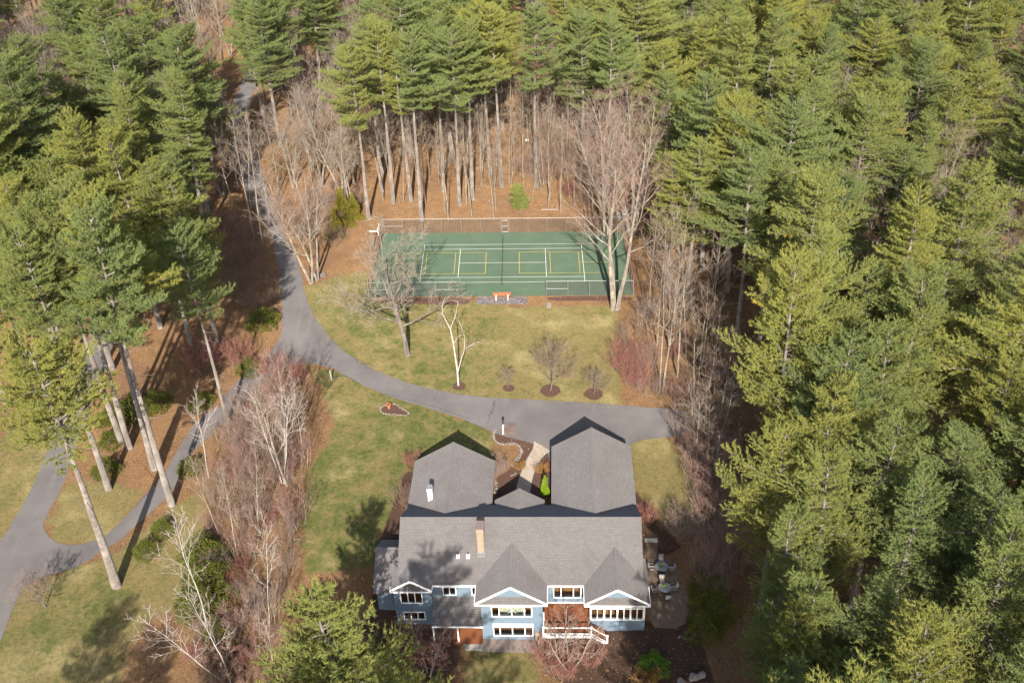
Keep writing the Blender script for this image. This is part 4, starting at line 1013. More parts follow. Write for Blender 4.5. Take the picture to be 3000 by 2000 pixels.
def pine(seed, H=30., cb=.5, Rc=4.6, r0=.40, dens=1.0, bare=10, top=.8, lift=0.0, blade=1.0, nbld=7):
    """white pine: tapered trunk, tiers of limbs, flat upturned plumes of needle tufts"""
    rng = np.random.default_rng(seed)
    P0, D0 = grow(np.array([[0, 0, -.2]]), np.array([[0, 0, 1.0]]), np.array([H]), 12, rng, .012, [.05])
    wood = [tubes(P0, D0, np.array([r0]), np.array([.03]), 9, .75)]
    h0 = H*cb; hs = []; h = h0
    while h < H-.4: hs.append(h); h += rng.uniform(.6, 1.2)*(1.1-.4*(h-h0)/(H-h0))*min(1, H/20)
    hh, azs = [], []
    for h in hs:
        k = rng.integers(4, 7); a0 = rng.uniform(0, 6.28)
        for j in range(k):
            if rng.uniform() < .2: continue
            hh.append(h+rng.uniform(-.15, .15)); azs.append(a0+j*2*np.pi/k+rng.normal(0, .25))
    hh = np.array(hh); azs = np.array(azs); t = (hh-h0)/(H-h0); M_ = len(hh)
    prof = np.minimum(1, .6+1.5*t)*np.power(np.clip(1-t, 0, 1), top)+.06
    asym = 1+.34*np.cos(azs-rng.uniform(0, 6.28))+.16*np.cos(2*azs+rng.uniform(0, 6))
    lump = 1+.30*np.sin(hh*1.3+azs*1.0+rng.uniform(0, 6))+.2*np.sin(hh*.6+azs*2+rng.uniform(0, 6))
    L = Rc*1.15*prof*asym*lump*rng.uniform(.72, 1.18, M_)
    el = np.radians(-6+lift+14*t+38*t**3+rng.normal(0, 6, M_))
    d = np.stack([np.cos(azs)*np.cos(el), np.sin(azs)*np.cos(el), np.sin(el)], 1)
    f = np.clip(hh/H, 0, 1)*12; i = np.minimum(f.astype(int), 11); u = (f-i)[:, None]; p = P0[0, i]*(1-u)+P0[0, i+1]*u
    LP, LD = grow(p, d, L, 6, rng, .05, np.full(M_, .38)); rl = .018+.012*L
    wood.append(tubes(LP, LD, rl, rl*.2, 3))
    # dead limbs below the crown
    if bare:
        bh = H*cb*rng.uniform(.45, 1.0, bare); ba = rng.uniform(0, 6.28, bare); f = bh/H*12; i = f.astype(int); u = (f-i)[:, None]; p = P0[0, i]*(1-u)+P0[0, i+1]*u
        be = rng.normal(.05, .2, bare); bd = np.stack([np.cos(ba), np.sin(ba), be], 1); BP, BD = grow(p, unit(bd), rng.uniform(.8, 3.0, bare), 3, rng, .12, np.zeros(bare)); wood.append(tubes(BP, BD, np.full(bare, .035), np.full(bare, .01), 3))
    # branchlets: alternate left and right in the plane of the limb
    nb = np.maximum(3, (L/.31).astype(int)); tot = nb.sum(); par = np.repeat(np.arange(M_), nb); k = np.arange(tot)-np.repeat(np.cumsum(nb)-nb, nb)
    s = .05+.95*(k+rng.uniform(.1, .9, tot))/nb[par]
    f = s*6; i = np.minimum(f.astype(int), 5); u = (f-i)[:, None]; bp = LP[par, i]*(1-u)+LP[par, i+1]*u; bd = LD[par, i+1]
    side = np.where(k % 2 == 0, 1, -1)*np.radians(rng.uniform(28, 60, tot)); lat = unit(np.cross(UP, bd))
    dirb = unit(bd*np.cos(side)[:, None]+lat*np.sin(side)[:, None]+UP*rng.uniform(0, .3, tot)[:, None])
    bl = np.minimum(.45+.55*(1-s)*L[par]+.1, 1.9)*rng.uniform(.65, 1.2, tot)
    nt_ = np.maximum(2, (bl/.18*dens).astype(int)); T = nt_.sum(); pb = np.repeat(np.arange(tot), nt_); kk = np.arange(T)-np.repeat(np.cumsum(nt_)-nt_, nt_)
    q = (kk+rng.uniform(.2, 1, T))/nt_[pb]
    tp = bp[pb]+dirb[pb]*(bl[pb]*q)[:, None]+rng.normal(0, .05, (T, 3)); tp[:, 2] += .10*q*q*bl[pb]
    td = unit(dirb[pb]*.8+UP*.55+rng.normal(0, .25, (T, 3)))
    # tufts along the limb tip and crown leader
    m2 = 5; tp2 = (LP[:, 4:7].reshape(-1, 3)); td2 = unit(LD[:, 4:7].reshape(-1, 3)+.5*UP)
    tp = np.concatenate([tp, tp2]); td = np.concatenate([td, td2]); T = len(tp)
    bp_ = np.repeat(tp, nbld, 0); bd_ = unit(np.repeat(td, nbld, 0)+rng.normal(0, .42, (T*nbld, 3)))
    n_ = len(bp_)
    leaf = blades(bp_-bd_*.05, bd_, rng.uniform(.28, .52, n_)*min(blade, 1.5), rng.uniform(.06, .11, n_)*blade, rng)
    return merge(wood), leaf
def leafy(seed, rx, ry, rz, n, ls, lw, flat_=.4, cone=False):
    rng = np.random.default_rng(seed); u = unit(rng.normal(0, 1, (n, 3))); u[:, 2] = np.abs(u[:, 2])*1.0
    rad = rng.uniform(.45, 1, n)**.5; lump = 1+.16*np.sin(u[:, 0]*6+seed)+.14*np.sin(u[:, 1]*7+seed*2)+.12*np.sin(u[:, 2]*9)
    if cone:
        h = 1-np.sqrt(rng.uniform(0, 1, n)); a = rng.uniform(0, 6.28, n); r_ = (1-h)*(.75+.25*np.sin(a*3+h*9))*rng.uniform(.6, 1, n)**.5
        p = np.stack([r_*np.cos(a)*rx, r_*np.sin(a)*ry, h*rz], 1); o = unit(np.stack([np.cos(a), np.sin(a), np.full(n, .7)], 1))
    else:
        p = u*(rad*lump)[:, None]*np.array([rx, ry, rz]); o = u
    p[:, 2] += .05
    d = unit(o+rng.normal(0, .7, (n, 3))+flat_*UP*.5)
    s = perp(d, rng)*lw/2; L = rng.uniform(.7, 1.2, n)[:, None]*ls
    V = np.stack([p, p+d*L*.5+s, p+d*L, p+d*L*.5-s], 1).reshape(-1, 3); i = np.arange(n)*4
    Tt = np.concatenate([np.stack([i, i+1, i+2], 1), np.stack([i, i+2, i+3], 1)])
    k = 9; az = rng.uniform(0, 6.28, k); d = unit(np.stack([np.cos(az)*.5*rx, np.sin(az)*.5*ry, np.full(k, rz)], 1)); P, D = grow(np.tile(np.array([[0, 0, -.1]]), (k, 1)), d, np.full(k, rz*.85), 3, rng, .1, np.full(k, .1)); wood = tubes(P, D, np.full(k, .035), np.full(k, .01), 3)
    return wood, (V, Tt)
PROTO = {}
def proto(key, data, wood_mat, leaf_mat):
    (wv, wt), (lv, lt) = data
    a = mesh_np(key+'_trunk', wv, wt, True); a.materials.append(MATS[wood_mat]); b = mesh_np(key+'_crown', lv, lt); b.materials.append(MATS[leaf_mat]); PROTO[key] = (a, b)
def plant(key, name, x, y, scale=1.0, rz=0.0, label=None, cat='tree', group=None, zs=None, tilt=(0, 0), parts=('trunk', 'crown'), z=None, col=None):
    e = empty(name, (x, y, float(gz(x, y)) if z is None else z), rz, label, cat, group)
    e.rotation_euler = (tilt[0], tilt[1], rz); e.scale = (scale, scale, zs or scale) if isinstance(scale, (int, float)) else (*scale, zs)
    for nm, me in zip(parts, PROTO[key]):
        o = bpy.data.objects.new(nm, me); COL.objects.link(o); o.parent = e
        c = col or LEAFCOL.get(key) or TINT[RG.choice(list(TINT))]
        o.color = (*c, 1)
    return e
RG = random.Random(11)
NV = 7
for k, (cb, Rc, top, dens) in enumerate(((.50, 5.0, .5, 1.0), (.56, 4.7, .45, 1.0), (.40, 5.2, .5, 1.0), (.34, 5.0, .55, 1.0), (.57, 5.1, .42, 1.3), (.30, 5.4, .6, .95), (.44, 4.5, .45, 1.0), (.64, 4.1, .42, 1.25), (.40, 4.6, .38, .9), (.52, 3.9, .45, 1.0))):
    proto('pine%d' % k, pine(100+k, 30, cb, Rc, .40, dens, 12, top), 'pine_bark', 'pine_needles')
proto('pine_low', pine(131, 18, .14, 4.7, .30, 1.15, 0, .8, lift=4), 'pine_bark', 'pine_needles')
proto('sapling_pine', pine(132, 4.2, .08, 1.3, .06, 1.3, 0, .8), 'pine_bark', 'pine_needles')
for k in range(3): proto('maple%d' % k, bare_tree(200+k, 21, .26, stems=2+k % 2, tilt=.16, fb=.28, n=(15, 8, 6, 4), ang=(40, 42, 40, 40), lr=(.40, .48, .5, .5), trop=(.05, .5, .45, .3)), 'grey_bark', 'tan_twig')
for k in range(3): proto('grey%d' % k, bare_tree(210+k, 19, .22, stems=1+(k == 2), tilt=.05, fb=.36, n=(17, 8, 6, 4), ang=(45, 42, 42, 40), lr=(.36, .5, .5, .5)), 'grey_bark', 'grey_twig')
for k in range(3): proto('pole%d' % k, bare_tree(220+k, 18, .13, stems=1, tilt=.03, fb=.42, n=(13, 6, 6, 4), ang=(42, 40, 40, 40), lr=(.27, .48, .5, .5), wob=(.03, .1, .14, .2)), 'grey_bark', 'brown_twig')
for k in range(3): proto('birch%d' % k, bare_tree(230+k, 15, .088, stems=1+(k == 1), tilt=.12, fb=.38, n=(12, 6, 6, 4), ang=(36, 40, 40, 40), lr=(.34, .48, .5, .5), trop=(.05, .25, .2, 0), wob=(.045, .1, .15, .2)), 'birch_bark', 'birch_twig')
proto('oak', bare_tree(241, 17, .42, stems=1, fb=.22, n=(17, 10, 9, 6), ang=(66, 50, 45, 42), lr=(.55, .5, .48, .5), trop=(.0, .32, .3, .2), wob=(.06, .14, .17, .2), taper=.55, tw=.03), 'dark_bark', 'grey_twig')
proto('twin', bare_tree(244, 27, .36, stems=3, tilt=.17, fb=.36, n=(15, 9, 8, 5), ang=(42, 42, 42, 40), lr=(.36, .48, .5, .5), trop=(.12, .45, .4, .3), spread=.35, tw=.013), 'grey_bark', 'red_twig')
def lawn_birch():
    rng = np.random.default_rng(8)
    C = [([(0, 0, -.1), (.02, 0, 1.2), (.0, .05, 2.6), (-.12, 0, 4.6), (-.25, .1, 6.6), (-.42, 0, 8.4)], .15, .085), ([(-.42, 0, 8.4), (-.85, .2, 9.4), (-1.25, .1, 10.6), (-1.2, -.1, 11.8), (-.85, 0, 12.8)], .075, .015),
         ([(-.42, 0, 8.4), (-.2, -.2, 9.3), (.25, -.1, 10.2), (.5, .1, 11.4), (.75, .1, 12.1)], .06, .012), ([(.03, .05, 1.9), (.35, -.1, 3.2), (.75, -.1, 4.6), (1.35, .1, 5.6), (2.3, .1, 6.3), (3.6, .2, 6.6)], .085, .012),
         ([(.6, -.1, 4.1), (1.05, .1, 5.4), (1.2, .2, 7.0), (.95, .1, 8.4), (.6, .2, 9.6)], .055, .012), ([(-.2, .05, 6.2), (.3, .4, 7.0), (.9, .5, 7.3)], .04, .01)]
    wood_, tw_ = [], []
    for pts_, ra, rb in C:
        p = np.array(pts_, float); d = unit(np.gradient(p, axis=0)); L = np.linalg.norm(np.diff(p, axis=0), axis=1).sum()
        wood_.append(tubes(p[None], d[None], np.array([ra*.78]), np.array([rb*.8]), 7)); prev = (p[None], d[None], np.array([L]), np.array([ra]), np.array([rb]))
        n = 3 if ra > .1 else 9
        q, dd, l_, r_ = kids(*prev, n, .7 if ra > .1 else .3, .98, 42, rng, .22 if ra < .1 else .1, .5); P, D = grow(q, dd, l_, 3, rng, .12, np.full(len(q), .3)); wood_.append(tubes(P, D, np.full(len(q), .014), np.full(len(q), .006), 3))
        q, dd, l_, r_ = kids(P, D, l_, r_, r_, 4, .3, .98, 40, rng, .5, .4); tw_.append(blades(q, dd, l_, np.full(len(q), .016), rng))
    return merge(wood_), merge(tw_)
proto('lawn_birch', lawn_birch(), 'birch_bark', 'birch_twig')
proto('young', bare_tree(250, 7.0, .12, stems=1, fb=.17, n=(22, 10, 8, 5), ang=(60, 45, 42, 40), lr=(.58, .45, .5, .5), trop=(0, .62, .5, .3), tw=.018, taper=.5), 'dark_bark', 'brown_twig')
proto('redtree', bare_tree(255, 6.5, .09, stems=4, tilt=.42, fb=.18, n=(14, 9, 8, 6), ang=(38, 38, 38, 40), lr=(.42, .48, .5, .5), trop=(.25, .7, .6, .4), tw=.018, spread=.2), 'grey_bark', 'crimson_twig')
proto('greytree', bare_tree(257, 7.5, .13, stems=3, tilt=.35, fb=.22, n=(11, 8, 7, 5), ang=(48, 42, 40, 40), lr=(.45, .48, .5, .5), trop=(.1, .5, .5, .3), tw=.016, spread=.15), 'grey_bark', 'red_twig')
for k in range(2):
    proto('redbrush%d' % k, brush(300+k, 3.0, 34, .9, .55, (8, 6, 4), .015), 'brown_twig', 'crimson_twig')
    proto('brush%d' % k, brush(310+k, 3.2, 26, 1.2, .45, (7, 6, 4), .015), 'brown_twig', 'red_twig' if k else 'brown_twig')
    proto('thicket%d' % k, brush(320+k, 6.0, 18, 1.6, .3, (8, 6, 4), .018, .032), 'grey_bark', 'red_twig' if k else 'tan_twig')
proto('greybrush', brush(330, 2.6, 34, .5, .8, (8, 6, 4), .015), 'grey_bark', 'birch_twig')
proto('rhodo', leafy(340, 1.5, 1.5, 1.7, 2600, .19, .085), 'dark_bark', 'rhododendron_leaf')
proto('cedar', leafy(341, 2.4, 2.4, 6.5, 7000, .28, .11, cone=True), 'dark_bark', 'cedar_leaf')
proto('arbor', leafy(342, .62, .62, 2.9, 2600, .14, .06, cone=True), 'dark_bark', 'lime_leaf')
proto('greenbush', leafy(343, 1.3, 1.3, 1.5, 2600, .16, .06), 'dark_bark', 'green_leaf')
proto('drybush', brush(344, 1.1, 40, .35, .8, (8, 6), .02, .012, .3), 'brown_twig', 'orange_leaf')

def base(px, py): return G(px, py)[:2]
TRUNKS = []
def pn(px, py, H, key, label, group=None, tilt=(0, 0), sc=None, xy=None):
    x, y = xy or base(px, py); TRUNKS.append((x, y))
    s = H/30.0; k = sc or s
    return plant(key, 'white_pine', x, y, k, RG.uniform(0, 6.28), label, 'tree', group, zs=s, tilt=tilt)
# the tall pines by the driveway fork, surveyed at their feet
pn(342, 1716, 28, 'pine7', 'leaning tall pine standing alone on the lawn beside the driveway loop', sc=1.28)
pn(319, 1433, 32, 'pine7', 'tall pine on the orange needle island closest to the road fork', sc=1.05)
pn(357, 1295, 32, 'pine7', 'bare trunked pine on the needle island, upper of a close pair')
pn(379, 1311, 33, 'pine7', 'bare trunked pine on the needle island, lower of a close pair')
pn(453, 1373, 34, 'pine7', 'tall pine at the edge of the needle island beside the loop drive', sc=1.08)
pn(504, 1478, 36, 'pine7', 'thick trunked pine at the outer edge of the loop drive, tallest by the fork', sc=1.08)
pn(670, 1240, 27, 'pine1', 'pine rising out of the red twigged bushes beside the loop drive', sc=.72)
pn(610, 625, 29, 'pine4', 'bare trunked pine between the two roads beside the dark shed', sc=.95)
GL = 'pines along the west road'
for px, py, H, k in ((250, 1190, 30, 3), (190, 1090, 31, 2), (90, 1080, 30, 5), (330, 1080, 30, 2), (560, 1010, 26, 3), (640, 1010, 24, 2), (470, 960, 28, 5), (380, 930, 29, 0), (600, 905, 23, 6), (20, 1180, 29, 3), (-60, 1120, 30, 2)):
    pn(px, py, H, 'pine%d' % k, 'full crowned pine in the stand where the west road runs under branches', GL, sc=1.05*H/30)
ORD = 'first second third fourth fifth sixth seventh eighth ninth tenth eleventh twelfth thirteenth'.split()
FP = ((1081, 642, 28, 1), (1153, 596, 29, 4), (1236, 645, 30, 4), (1347, 602, 29, 1), (1385, 585, 29, 4), (1438, 512, 29, 1), (1470, 549, 30, 4), (1205, 592, 28, 1), (1570, 545, 30, 1), (1775, 610, 30, 4), (1300, 560, 28, 4), (1120, 560, 28, 1))
for px, py, H, k in FP:
    rank = sorted(q[0] for q in FP).index(px); pn(px, py, H, 'pine%d' % (7 if k == 4 else k), 'bare trunked pine behind the court fence, %s from the hoop end' % ORD[rank], 'pines behind the court fence', sc=.92*H/30)
pn(0, 0, 17, 'pine_low', 'bushy low branched pine in front of the left bay of the house', xy=(-12.6, -77.8), sc=.98).scale = (1.2, 1.2, 1.12)
pn(2157, 1012, 27, 'pine1', 'pine with a bare shaded trunk at the wood edge beside the slim trees')
pn(2225, 993, 26, 'pine0', 'pine with a bare shaded trunk one step inside the wood edge')
pn(2010, 905, 25, 'pine6', 'slender pine at the wood corner beside the court')
pn(1945, 880, 22, 'pine0', 'pine whose boughs hang over the court corner by the twin maple')
RGS = RG.getstate()
for (x_, y_), H, k in (((25.6, -65), 22, 3), ((28.5, -71), 23, 2), ((24.5, -73), 20, 5), ((30, -62), 24, 8)):
    pn(0, 0, H, 'pine%d' % k, 'full pine at the wood edge across the brush from the patio', 'pines across from the patio', xy=(x_, y_), sc=1.05*H/30)
RG.setstate(RGS)

# ------------------------------------------------------------------ the woods
XR = ([-125, -95, -70, -58, -40, -20, 0, 10, 30, 60, 140], [20, 21.5, 23.6, 26.8, 30, 32, 28, 25, 21, 16, 13])
COURT = [(CX0-3, CY0-3), (CX1+3, CY0-3), (CX1+3, CY1+3), (CX0-3, CY1+3)]
GAPS = [(-64, 84, 15, 44), (-90, 62, 8, 26), (-52, 40, 6, 12), (82, 20, 6, 16), (40, 20, 4, 10), (-28, 100, 9, 22), (62, 92, 6, 22), (63, -20, 7.5, 25), (95, 95, 7, 18), (-95, 100, 8, 20), (28, 98, 5, 16), (100, 40, 5, 12), (-8, 112, 5, 14), (46, 55, 4, 9), (58, -44, 4, 8), (-30, 78, 5, 12)]
def wood(x, y):
    """what grows here (arrays): 0 nothing, 1 pine, 2 bare trees, 3 thin trees under high pines"""
    xr = np.interp(y, *XR); k = np.zeros(len(x), int)
    k[(y < -95) & (x > 12)] = 1; k[(y > 5) & (x < -40)] = 1; k[(y > -34) & (x < -66)] = 1
    b = y > 13; k[b] = 1
    k[b & (x > -46) & (x <= -36) & (y < 40)] = 0; k[b & (x > -36) & (x < -17) & (y < 62)] = 2
    m = b & (y < 34) & (x > -20); k[m] = np.where(x[m] > 10, 2, 3)
    m = b & (x > 0) & (x < 12.5) & (y < 100); k[m] = np.where(y[m] > 15, 3, 0)
    k[x > xr] = 1
    for cx, cy, rx, ry in GAPS: k[np.hypot((x-cx)/rx, (y-cy)/ry) < 1] = 2
    nz = np.sin(x*.21+1.0)*np.sin(y*.12+2.0)
    k[(k == 1) & (x < -40) & (y > 12) & (nz > .38)] = 2; k[(k == 1) & (x > 34) & (y > 10) & (nz > .62)] = 2; k[(k == 1) & (np.abs(x) < 36) & (y > 50) & (nz > .6)] = 2
    k[inside(COURT, x, y)] = 0
    for poly in ROADS: k[sdist(poly, x, y) > -2.6] = 0
    return k
def onframe(x, y, H=30, m=130):
    ok = np.zeros(len(x), bool)
    for h in (0, H*.5, H):
        q = np.stack([x, y, np.full(len(x), h)], 1)-CAM; zc = q@AD
        px = 1500+F_PX*(q@AR)/zc; py = 1000-F_PX*(q@AU)/zc
        ok |= (zc > 5) & (px > -m) & (px < 3000+m) & (py > -60) & (py < 2100)
    return ok
class Near:
    def __init__(s, cell=4.0): s.c = cell; s.d = {}
    def add(s, x, y): s.d.setdefault((int(x//s.c), int(y//s.c)), []).append((x, y))
    def hit(s, x, y, r):
        k = int(r//s.c)+1; i, j = int(x//s.c), int(y//s.c)
        for a in range(i-k, i+k+1):
            for b in range(j-k, j+k+1):
                for p, q in s.d.get((a, b), ()):
                    if (p-x)**2+(q-y)**2 < r*r: return True
        return False
NP = Near()
for p in TRUNKS: NP.add(*p)
npine = len(TRUNKS); cands = []
rgp = random.Random(77); rn = np.random.default_rng(77)
qx, qy = rn.uniform(-150, 150, 26000), rn.uniform(-104, 158, 26000)
sel = (wood(qx, qy) == 1) & onframe(qx, qy); qx, qy = qx[sel], qy[sel]
for x, y in zip(qx.tolist(), qy.tolist()):
    dist = math.hypot(x-CAM[0], y-CAM[1]); r = 4.9+.019*max(0, dist-60)
    if NP.hit(x, y, r): continue
    NP.add(x, y); cands.append((x, y, dist))
cands.sort(key=lambda c: c[2])
near, far = cands[:300-npine], cands[300-npine:]
for x, y, dist in near:
    if x > np.interp(y, *XR)-1 and y < 12: lab, gr = 'in the dense wood beyond the patio and garage lawn', 'pines in the wood right of the house'
    elif x > 12: lab, gr = 'in the dense wood behind the twin maple and storage bins', 'pines behind the maples'
    elif x < -40: lab, gr = 'in the wood where the two roads run off', 'pines in the wood round the roads'
    else: lab, gr = 'far back in the wood behind the court trunks', 'pines far behind the court'
    H = rgp.triangular(17, 31, 26) if x > 0 else rgp.triangular(19, 32, 28)
    if dist < 75: H = rgp.uniform(19, 26)
    s = H/30; w_ = s*rgp.uniform(.98, 1.25); w_ = (w_*rgp.uniform(.88, 1.12), w_*rgp.uniform(.88, 1.12))
    k = rgp.choice((0, 2, 3, 5, 6, 8, 9, 2, 3, 8)) if x > 12 or x < -40 else rgp.choice((0, 1, 4, 7, 8, 9, 6))
    edge_ = y < 12 and x < np.interp(y, *XR)+4.5 and x > 0
    if edge_: k = rgp.choice((6, 8, 2, 9)); w_ = (.95*s, .98*s)
    tn = rgp.choice(('deep green', 'green', 'green', 'olive green', 'yellow green')); fm = {0: 'high crowned', 1: 'bare trunked', 2: 'broad', 3: 'full', 4: 'flat topped', 5: 'low branched', 6: 'narrow', 7: 'high topped', 8: 'ragged', 9: 'slender'}[k]
    lab = '%s %s pine %s' % (fm, tn, lab)
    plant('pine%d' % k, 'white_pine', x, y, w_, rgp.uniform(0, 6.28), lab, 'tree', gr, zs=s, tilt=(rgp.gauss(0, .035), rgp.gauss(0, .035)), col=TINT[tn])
if far:      # the farthest pines, beyond the first three hundred, as one mass
    wv, wt, lv, lt, n1, n2 = [], [], [], [], 0, 0
    (av, at_), (bv, bt) = pine(155, 30, .45, 4.9, .36, .55, 0, .55, blade=2.2, nbld=3)
    e = tag(empty('far_pine_wood', (0, 0, 0)), None, None, None, 'stuff')
    for x, y, dist in far:
        a = rgp.uniform(0, 6.28); s = rgp.uniform(.8, 1.0); c_, s_ = math.cos(a)*s, math.sin(a)*s
        for v, t, V, T_, which in ((av, at_, wv, wt, 0), (bv, bt, lv, lt, 1)):
            q = np.stack([v[:, 0]*c_-v[:, 1]*s_+x, v[:, 0]*s_+v[:, 1]*c_+y, v[:, 2]*s+float(gz(x, y))], 1)
            n = n1 if which == 0 else n2; V.append(q); T_.append(t+n)
            if which == 0: n1 += len(q)
            else: n2 += len(q)
    a = link('trunks', mesh_np('far_trunks', np.concatenate(wv), np.concatenate(wt)), 'pine_bark', e); b = link('crowns', mesh_np('far_crowns', np.concatenate(lv), np.concatenate(lt)), 'pine_needles', e)
    for o in (a, b): o['kind'] = 'stuff'; o.color = (*TINT['green'], 1)
print('PINES', npine, len(near), len(far))

# specimen trees on the lawns
def sp(px, py, key, name, label, s=1.0, rz=None, zs=None, group=None, tilt=(0, 0), cat='tree'):
    x, y = base(px, py); TRUNKS.append((x, y)); NP.add(x, y)
    return plant(key, name, x, y, s, RG.uniform(0, 6.28) if rz is None else rz, label, cat, group, zs=zs, tilt=tilt)
sp(1193, 1040, 'oak', 'oak_tree', 'broad spreading bare oak on the lawn between court and driveway', 1.0, .6)
sp(1343, 1129, 'lawn_birch', 'birch_tree', 'slim white birch with few branches in a mulch ring on the lawn', 1.0, 0.0)
sp(1490, 1137, 'young', 'young_tree', 'smallest bare young tree in a faint mulch ring on the lawn', .42)
sp(1613, 1144, 'young', 'young_tree', 'round crowned bare young tree in a mulch ring on the lawn', .98)
sp(1739, 1154, 'young', 'young_tree', 'low wide bare young tree in a mulch ring near the woods edge', .62, zs=.5)
sp(1801, 905, 'twin', 'maple_tree', 'huge bare maple with several pale stems at the court corner', 1.0, 1.2)
sp(1850, 690, 'twin', 'maple_tree', 'tall pale bare maple beside the storage bins', .95, 3.0)
sp(1775, 690, 'maple1', 'maple_tree', 'bare maple leaning over the court from behind the fence corner', 1.05, 4.0)
sp(912, 829, 'maple0', 'maple_tree', 'pale bare maple at the driveway bend, closest to the boulder', .9, .3)
sp(930, 820, 'maple2', 'maple_tree', 'many stemmed bare maple behind the boulder at the driveway bend', .8, 2.3)
sp(770, 710, 'pole1', 'bare_tree', 'dark trunked bare tree beside the upper driveway', 1.15, 1)
sp(745, 700, 'pole0', 'bare_tree', 'bare tree leaning over the upper driveway', 1.1, 3, tilt=(0, -.07))
sp(829, 1416, 'birch1', 'birch_tree', 'big white limbed birch among red brush left of the side lawn', .95, 2.6)
sp(842, 1420, 'maple0', 'maple_tree', 'bare maple sharing its foot with the big white birch', .72, 4)
sp(893, 1340, 'birch2', 'birch_tree', 'slender leaning birch at the edge of the side lawn', .72, 0, tilt=(-.05, .16))
sp(612, 1400, 'birch0', 'birch_tree', 'crooked white birch over the loop drive', .75, 1.1, tilt=(0, -.1))
sp(673, 2010, 'birch1', 'birch_tree', 'tall white birch with long side limbs below the loop drive', .9, .5, tilt=(0, -.13))
sp(610, 1846, 'birch0', 'birch_tree', 'white birch with a brush of fine twigs beside the rhododendron bank', .95, 2.2, tilt=(0, -.12))
sp(788, 1833, 'birch2', 'birch_tree', 'white forked birch standing in shade near the bushy pine', .78, 4.2, tilt=(0, -.06))
sp(815, 1990, 'birch0', 'birch_tree', 'thin birch behind the bushy pine', .6, 5.2, tilt=(0, -.1))
sp(700, 1640, 'pole1', 'bare_tree', 'thin bare sapling in the brush beside the rhododendron bank', .7)
sp(760, 1560, 'pole0', 'bare_tree', 'pale bare sapling rising from the red thicket by the side lawn', .65)
sp(640, 1560, 'pole2', 'bare_tree', 'slanting pale sapling beside the loop drive', .62, tilt=(0, -.1))
sp(1256, 1975, 'redtree', 'ornamental_tree', 'red twigged ornamental tree in front of the porch', 1.08, .4)
sp(1668, 1960, 'greytree', 'ornamental_tree', 'grey limbed ornamental tree in front of the deck', 1.0, 1.4)
sp(135, 1778, 'young', 'young_tree', 'small bare tree on the lawn where the two drives part', .75, 2.0, zs=.6)
sp(650, 1980, 'redtree', 'ornamental_tree', 'dark red twigged small tree under the tall birch', .7, 2.0)
sp(700, 1850, 'redtree', 'ornamental_tree', 'bright red twigged small tree between the two birches', .62, 4.0)
sp(1997, 1568, 'greybrush', 'bare_shrub', 'pale many stemmed bare shrub at the top of the patio', 1.25, cat='shrub')
sp(1890, 1530, 'redbrush1', 'bare_shrub', 'dense pinkish bare shrub against the garage side', .8, cat='shrub')
for k, (px, py, key, s, lab) in enumerate(((1940, 1157, 'pole0', 1.05, 0), (1932, 1150, 'pole1', 1.0, 0), (1984, 1105, 'pole2', 1.0, 0), (2045, 1124, 'pole1', .8, 0), (1960, 1020, 'pole0', 1.05, 0), (1975, 960, 'pole2', 1.1, 0), (1925, 1010, 'pole1', 1.0, 0), (1900, 940, 'pole2', .95, 0), (2010, 1040, 'pole0', .9, 0), (1950, 900, 'pole1', 1.1, 0), (2060, 1060, 'pole2', .9, 0), (2085, 1000, 'pole1', .9, 0), (2060, 1230, 'pole0', .7, 0), (2110, 1240, 'pole2', .75, 0), (2090, 1160, 'pole1', .8, 0), (2070, 1400, 'pole2', .55, 0), (2100, 1480, 'pole0', .5, 0), (2030, 1190, 'pole1', .7, 0))):
    sp(px, py, key, 'slim_tree', 'slim pale bare tree in the strip between the lawn and the pine wood', s, group='slim trees along the lawn edge')
sp(2040, 1332, 'maple1', 'maple_tree', 'low branched bare maple at the end of the parking area', .48)
sp(2105, 1300, 'grey1', 'bare_tree', 'shaded bare tree beyond the parking area', .5)
sp(2125, 1175, 'redtree', 'ornamental_tree', 'glowing red twigged tree against the dark wood edge', 1.15)
for px, py, key, s_ in ((700, 560, 'pole2', .95), (735, 610, 'pole0', .9), (790, 640, 'pole1', .85), (660, 500, 'grey1', .8), (690, 640, 'pole1', .9), (820, 560, 'grey0', .75)):
    sp(px, py, key, 'bare_tree', 'bare tree standing close to the upper driveway edge', s_, group='bare trees lining the upper driveway')
# trees standing just outside the picture that throw the shade on the lower lawn
for x, y, H in ((-37, -98, 21), (-30, -101, 22), (-24, -97, 19), (-16, -100, 20), (-6.3, -101, 32), (-11.5, -100, 26), (18.6, -98, 30), (23.5, -97, 28), (25, -80, 21)):
    if x > 0: plant('pine2', 'white_pine', x, y, H/30*1.15, RG.uniform(0, 6), 'pine at the corner of the wood below the patio', 'tree', 'pines below the patio', zs=H/30)
    else: plant('pine2', 'white_pine', x, y, H/30*1.1, RG.uniform(0, 6), 'pine below the lower lawn', 'tree', 'pines below the lower lawn', zs=H/30)

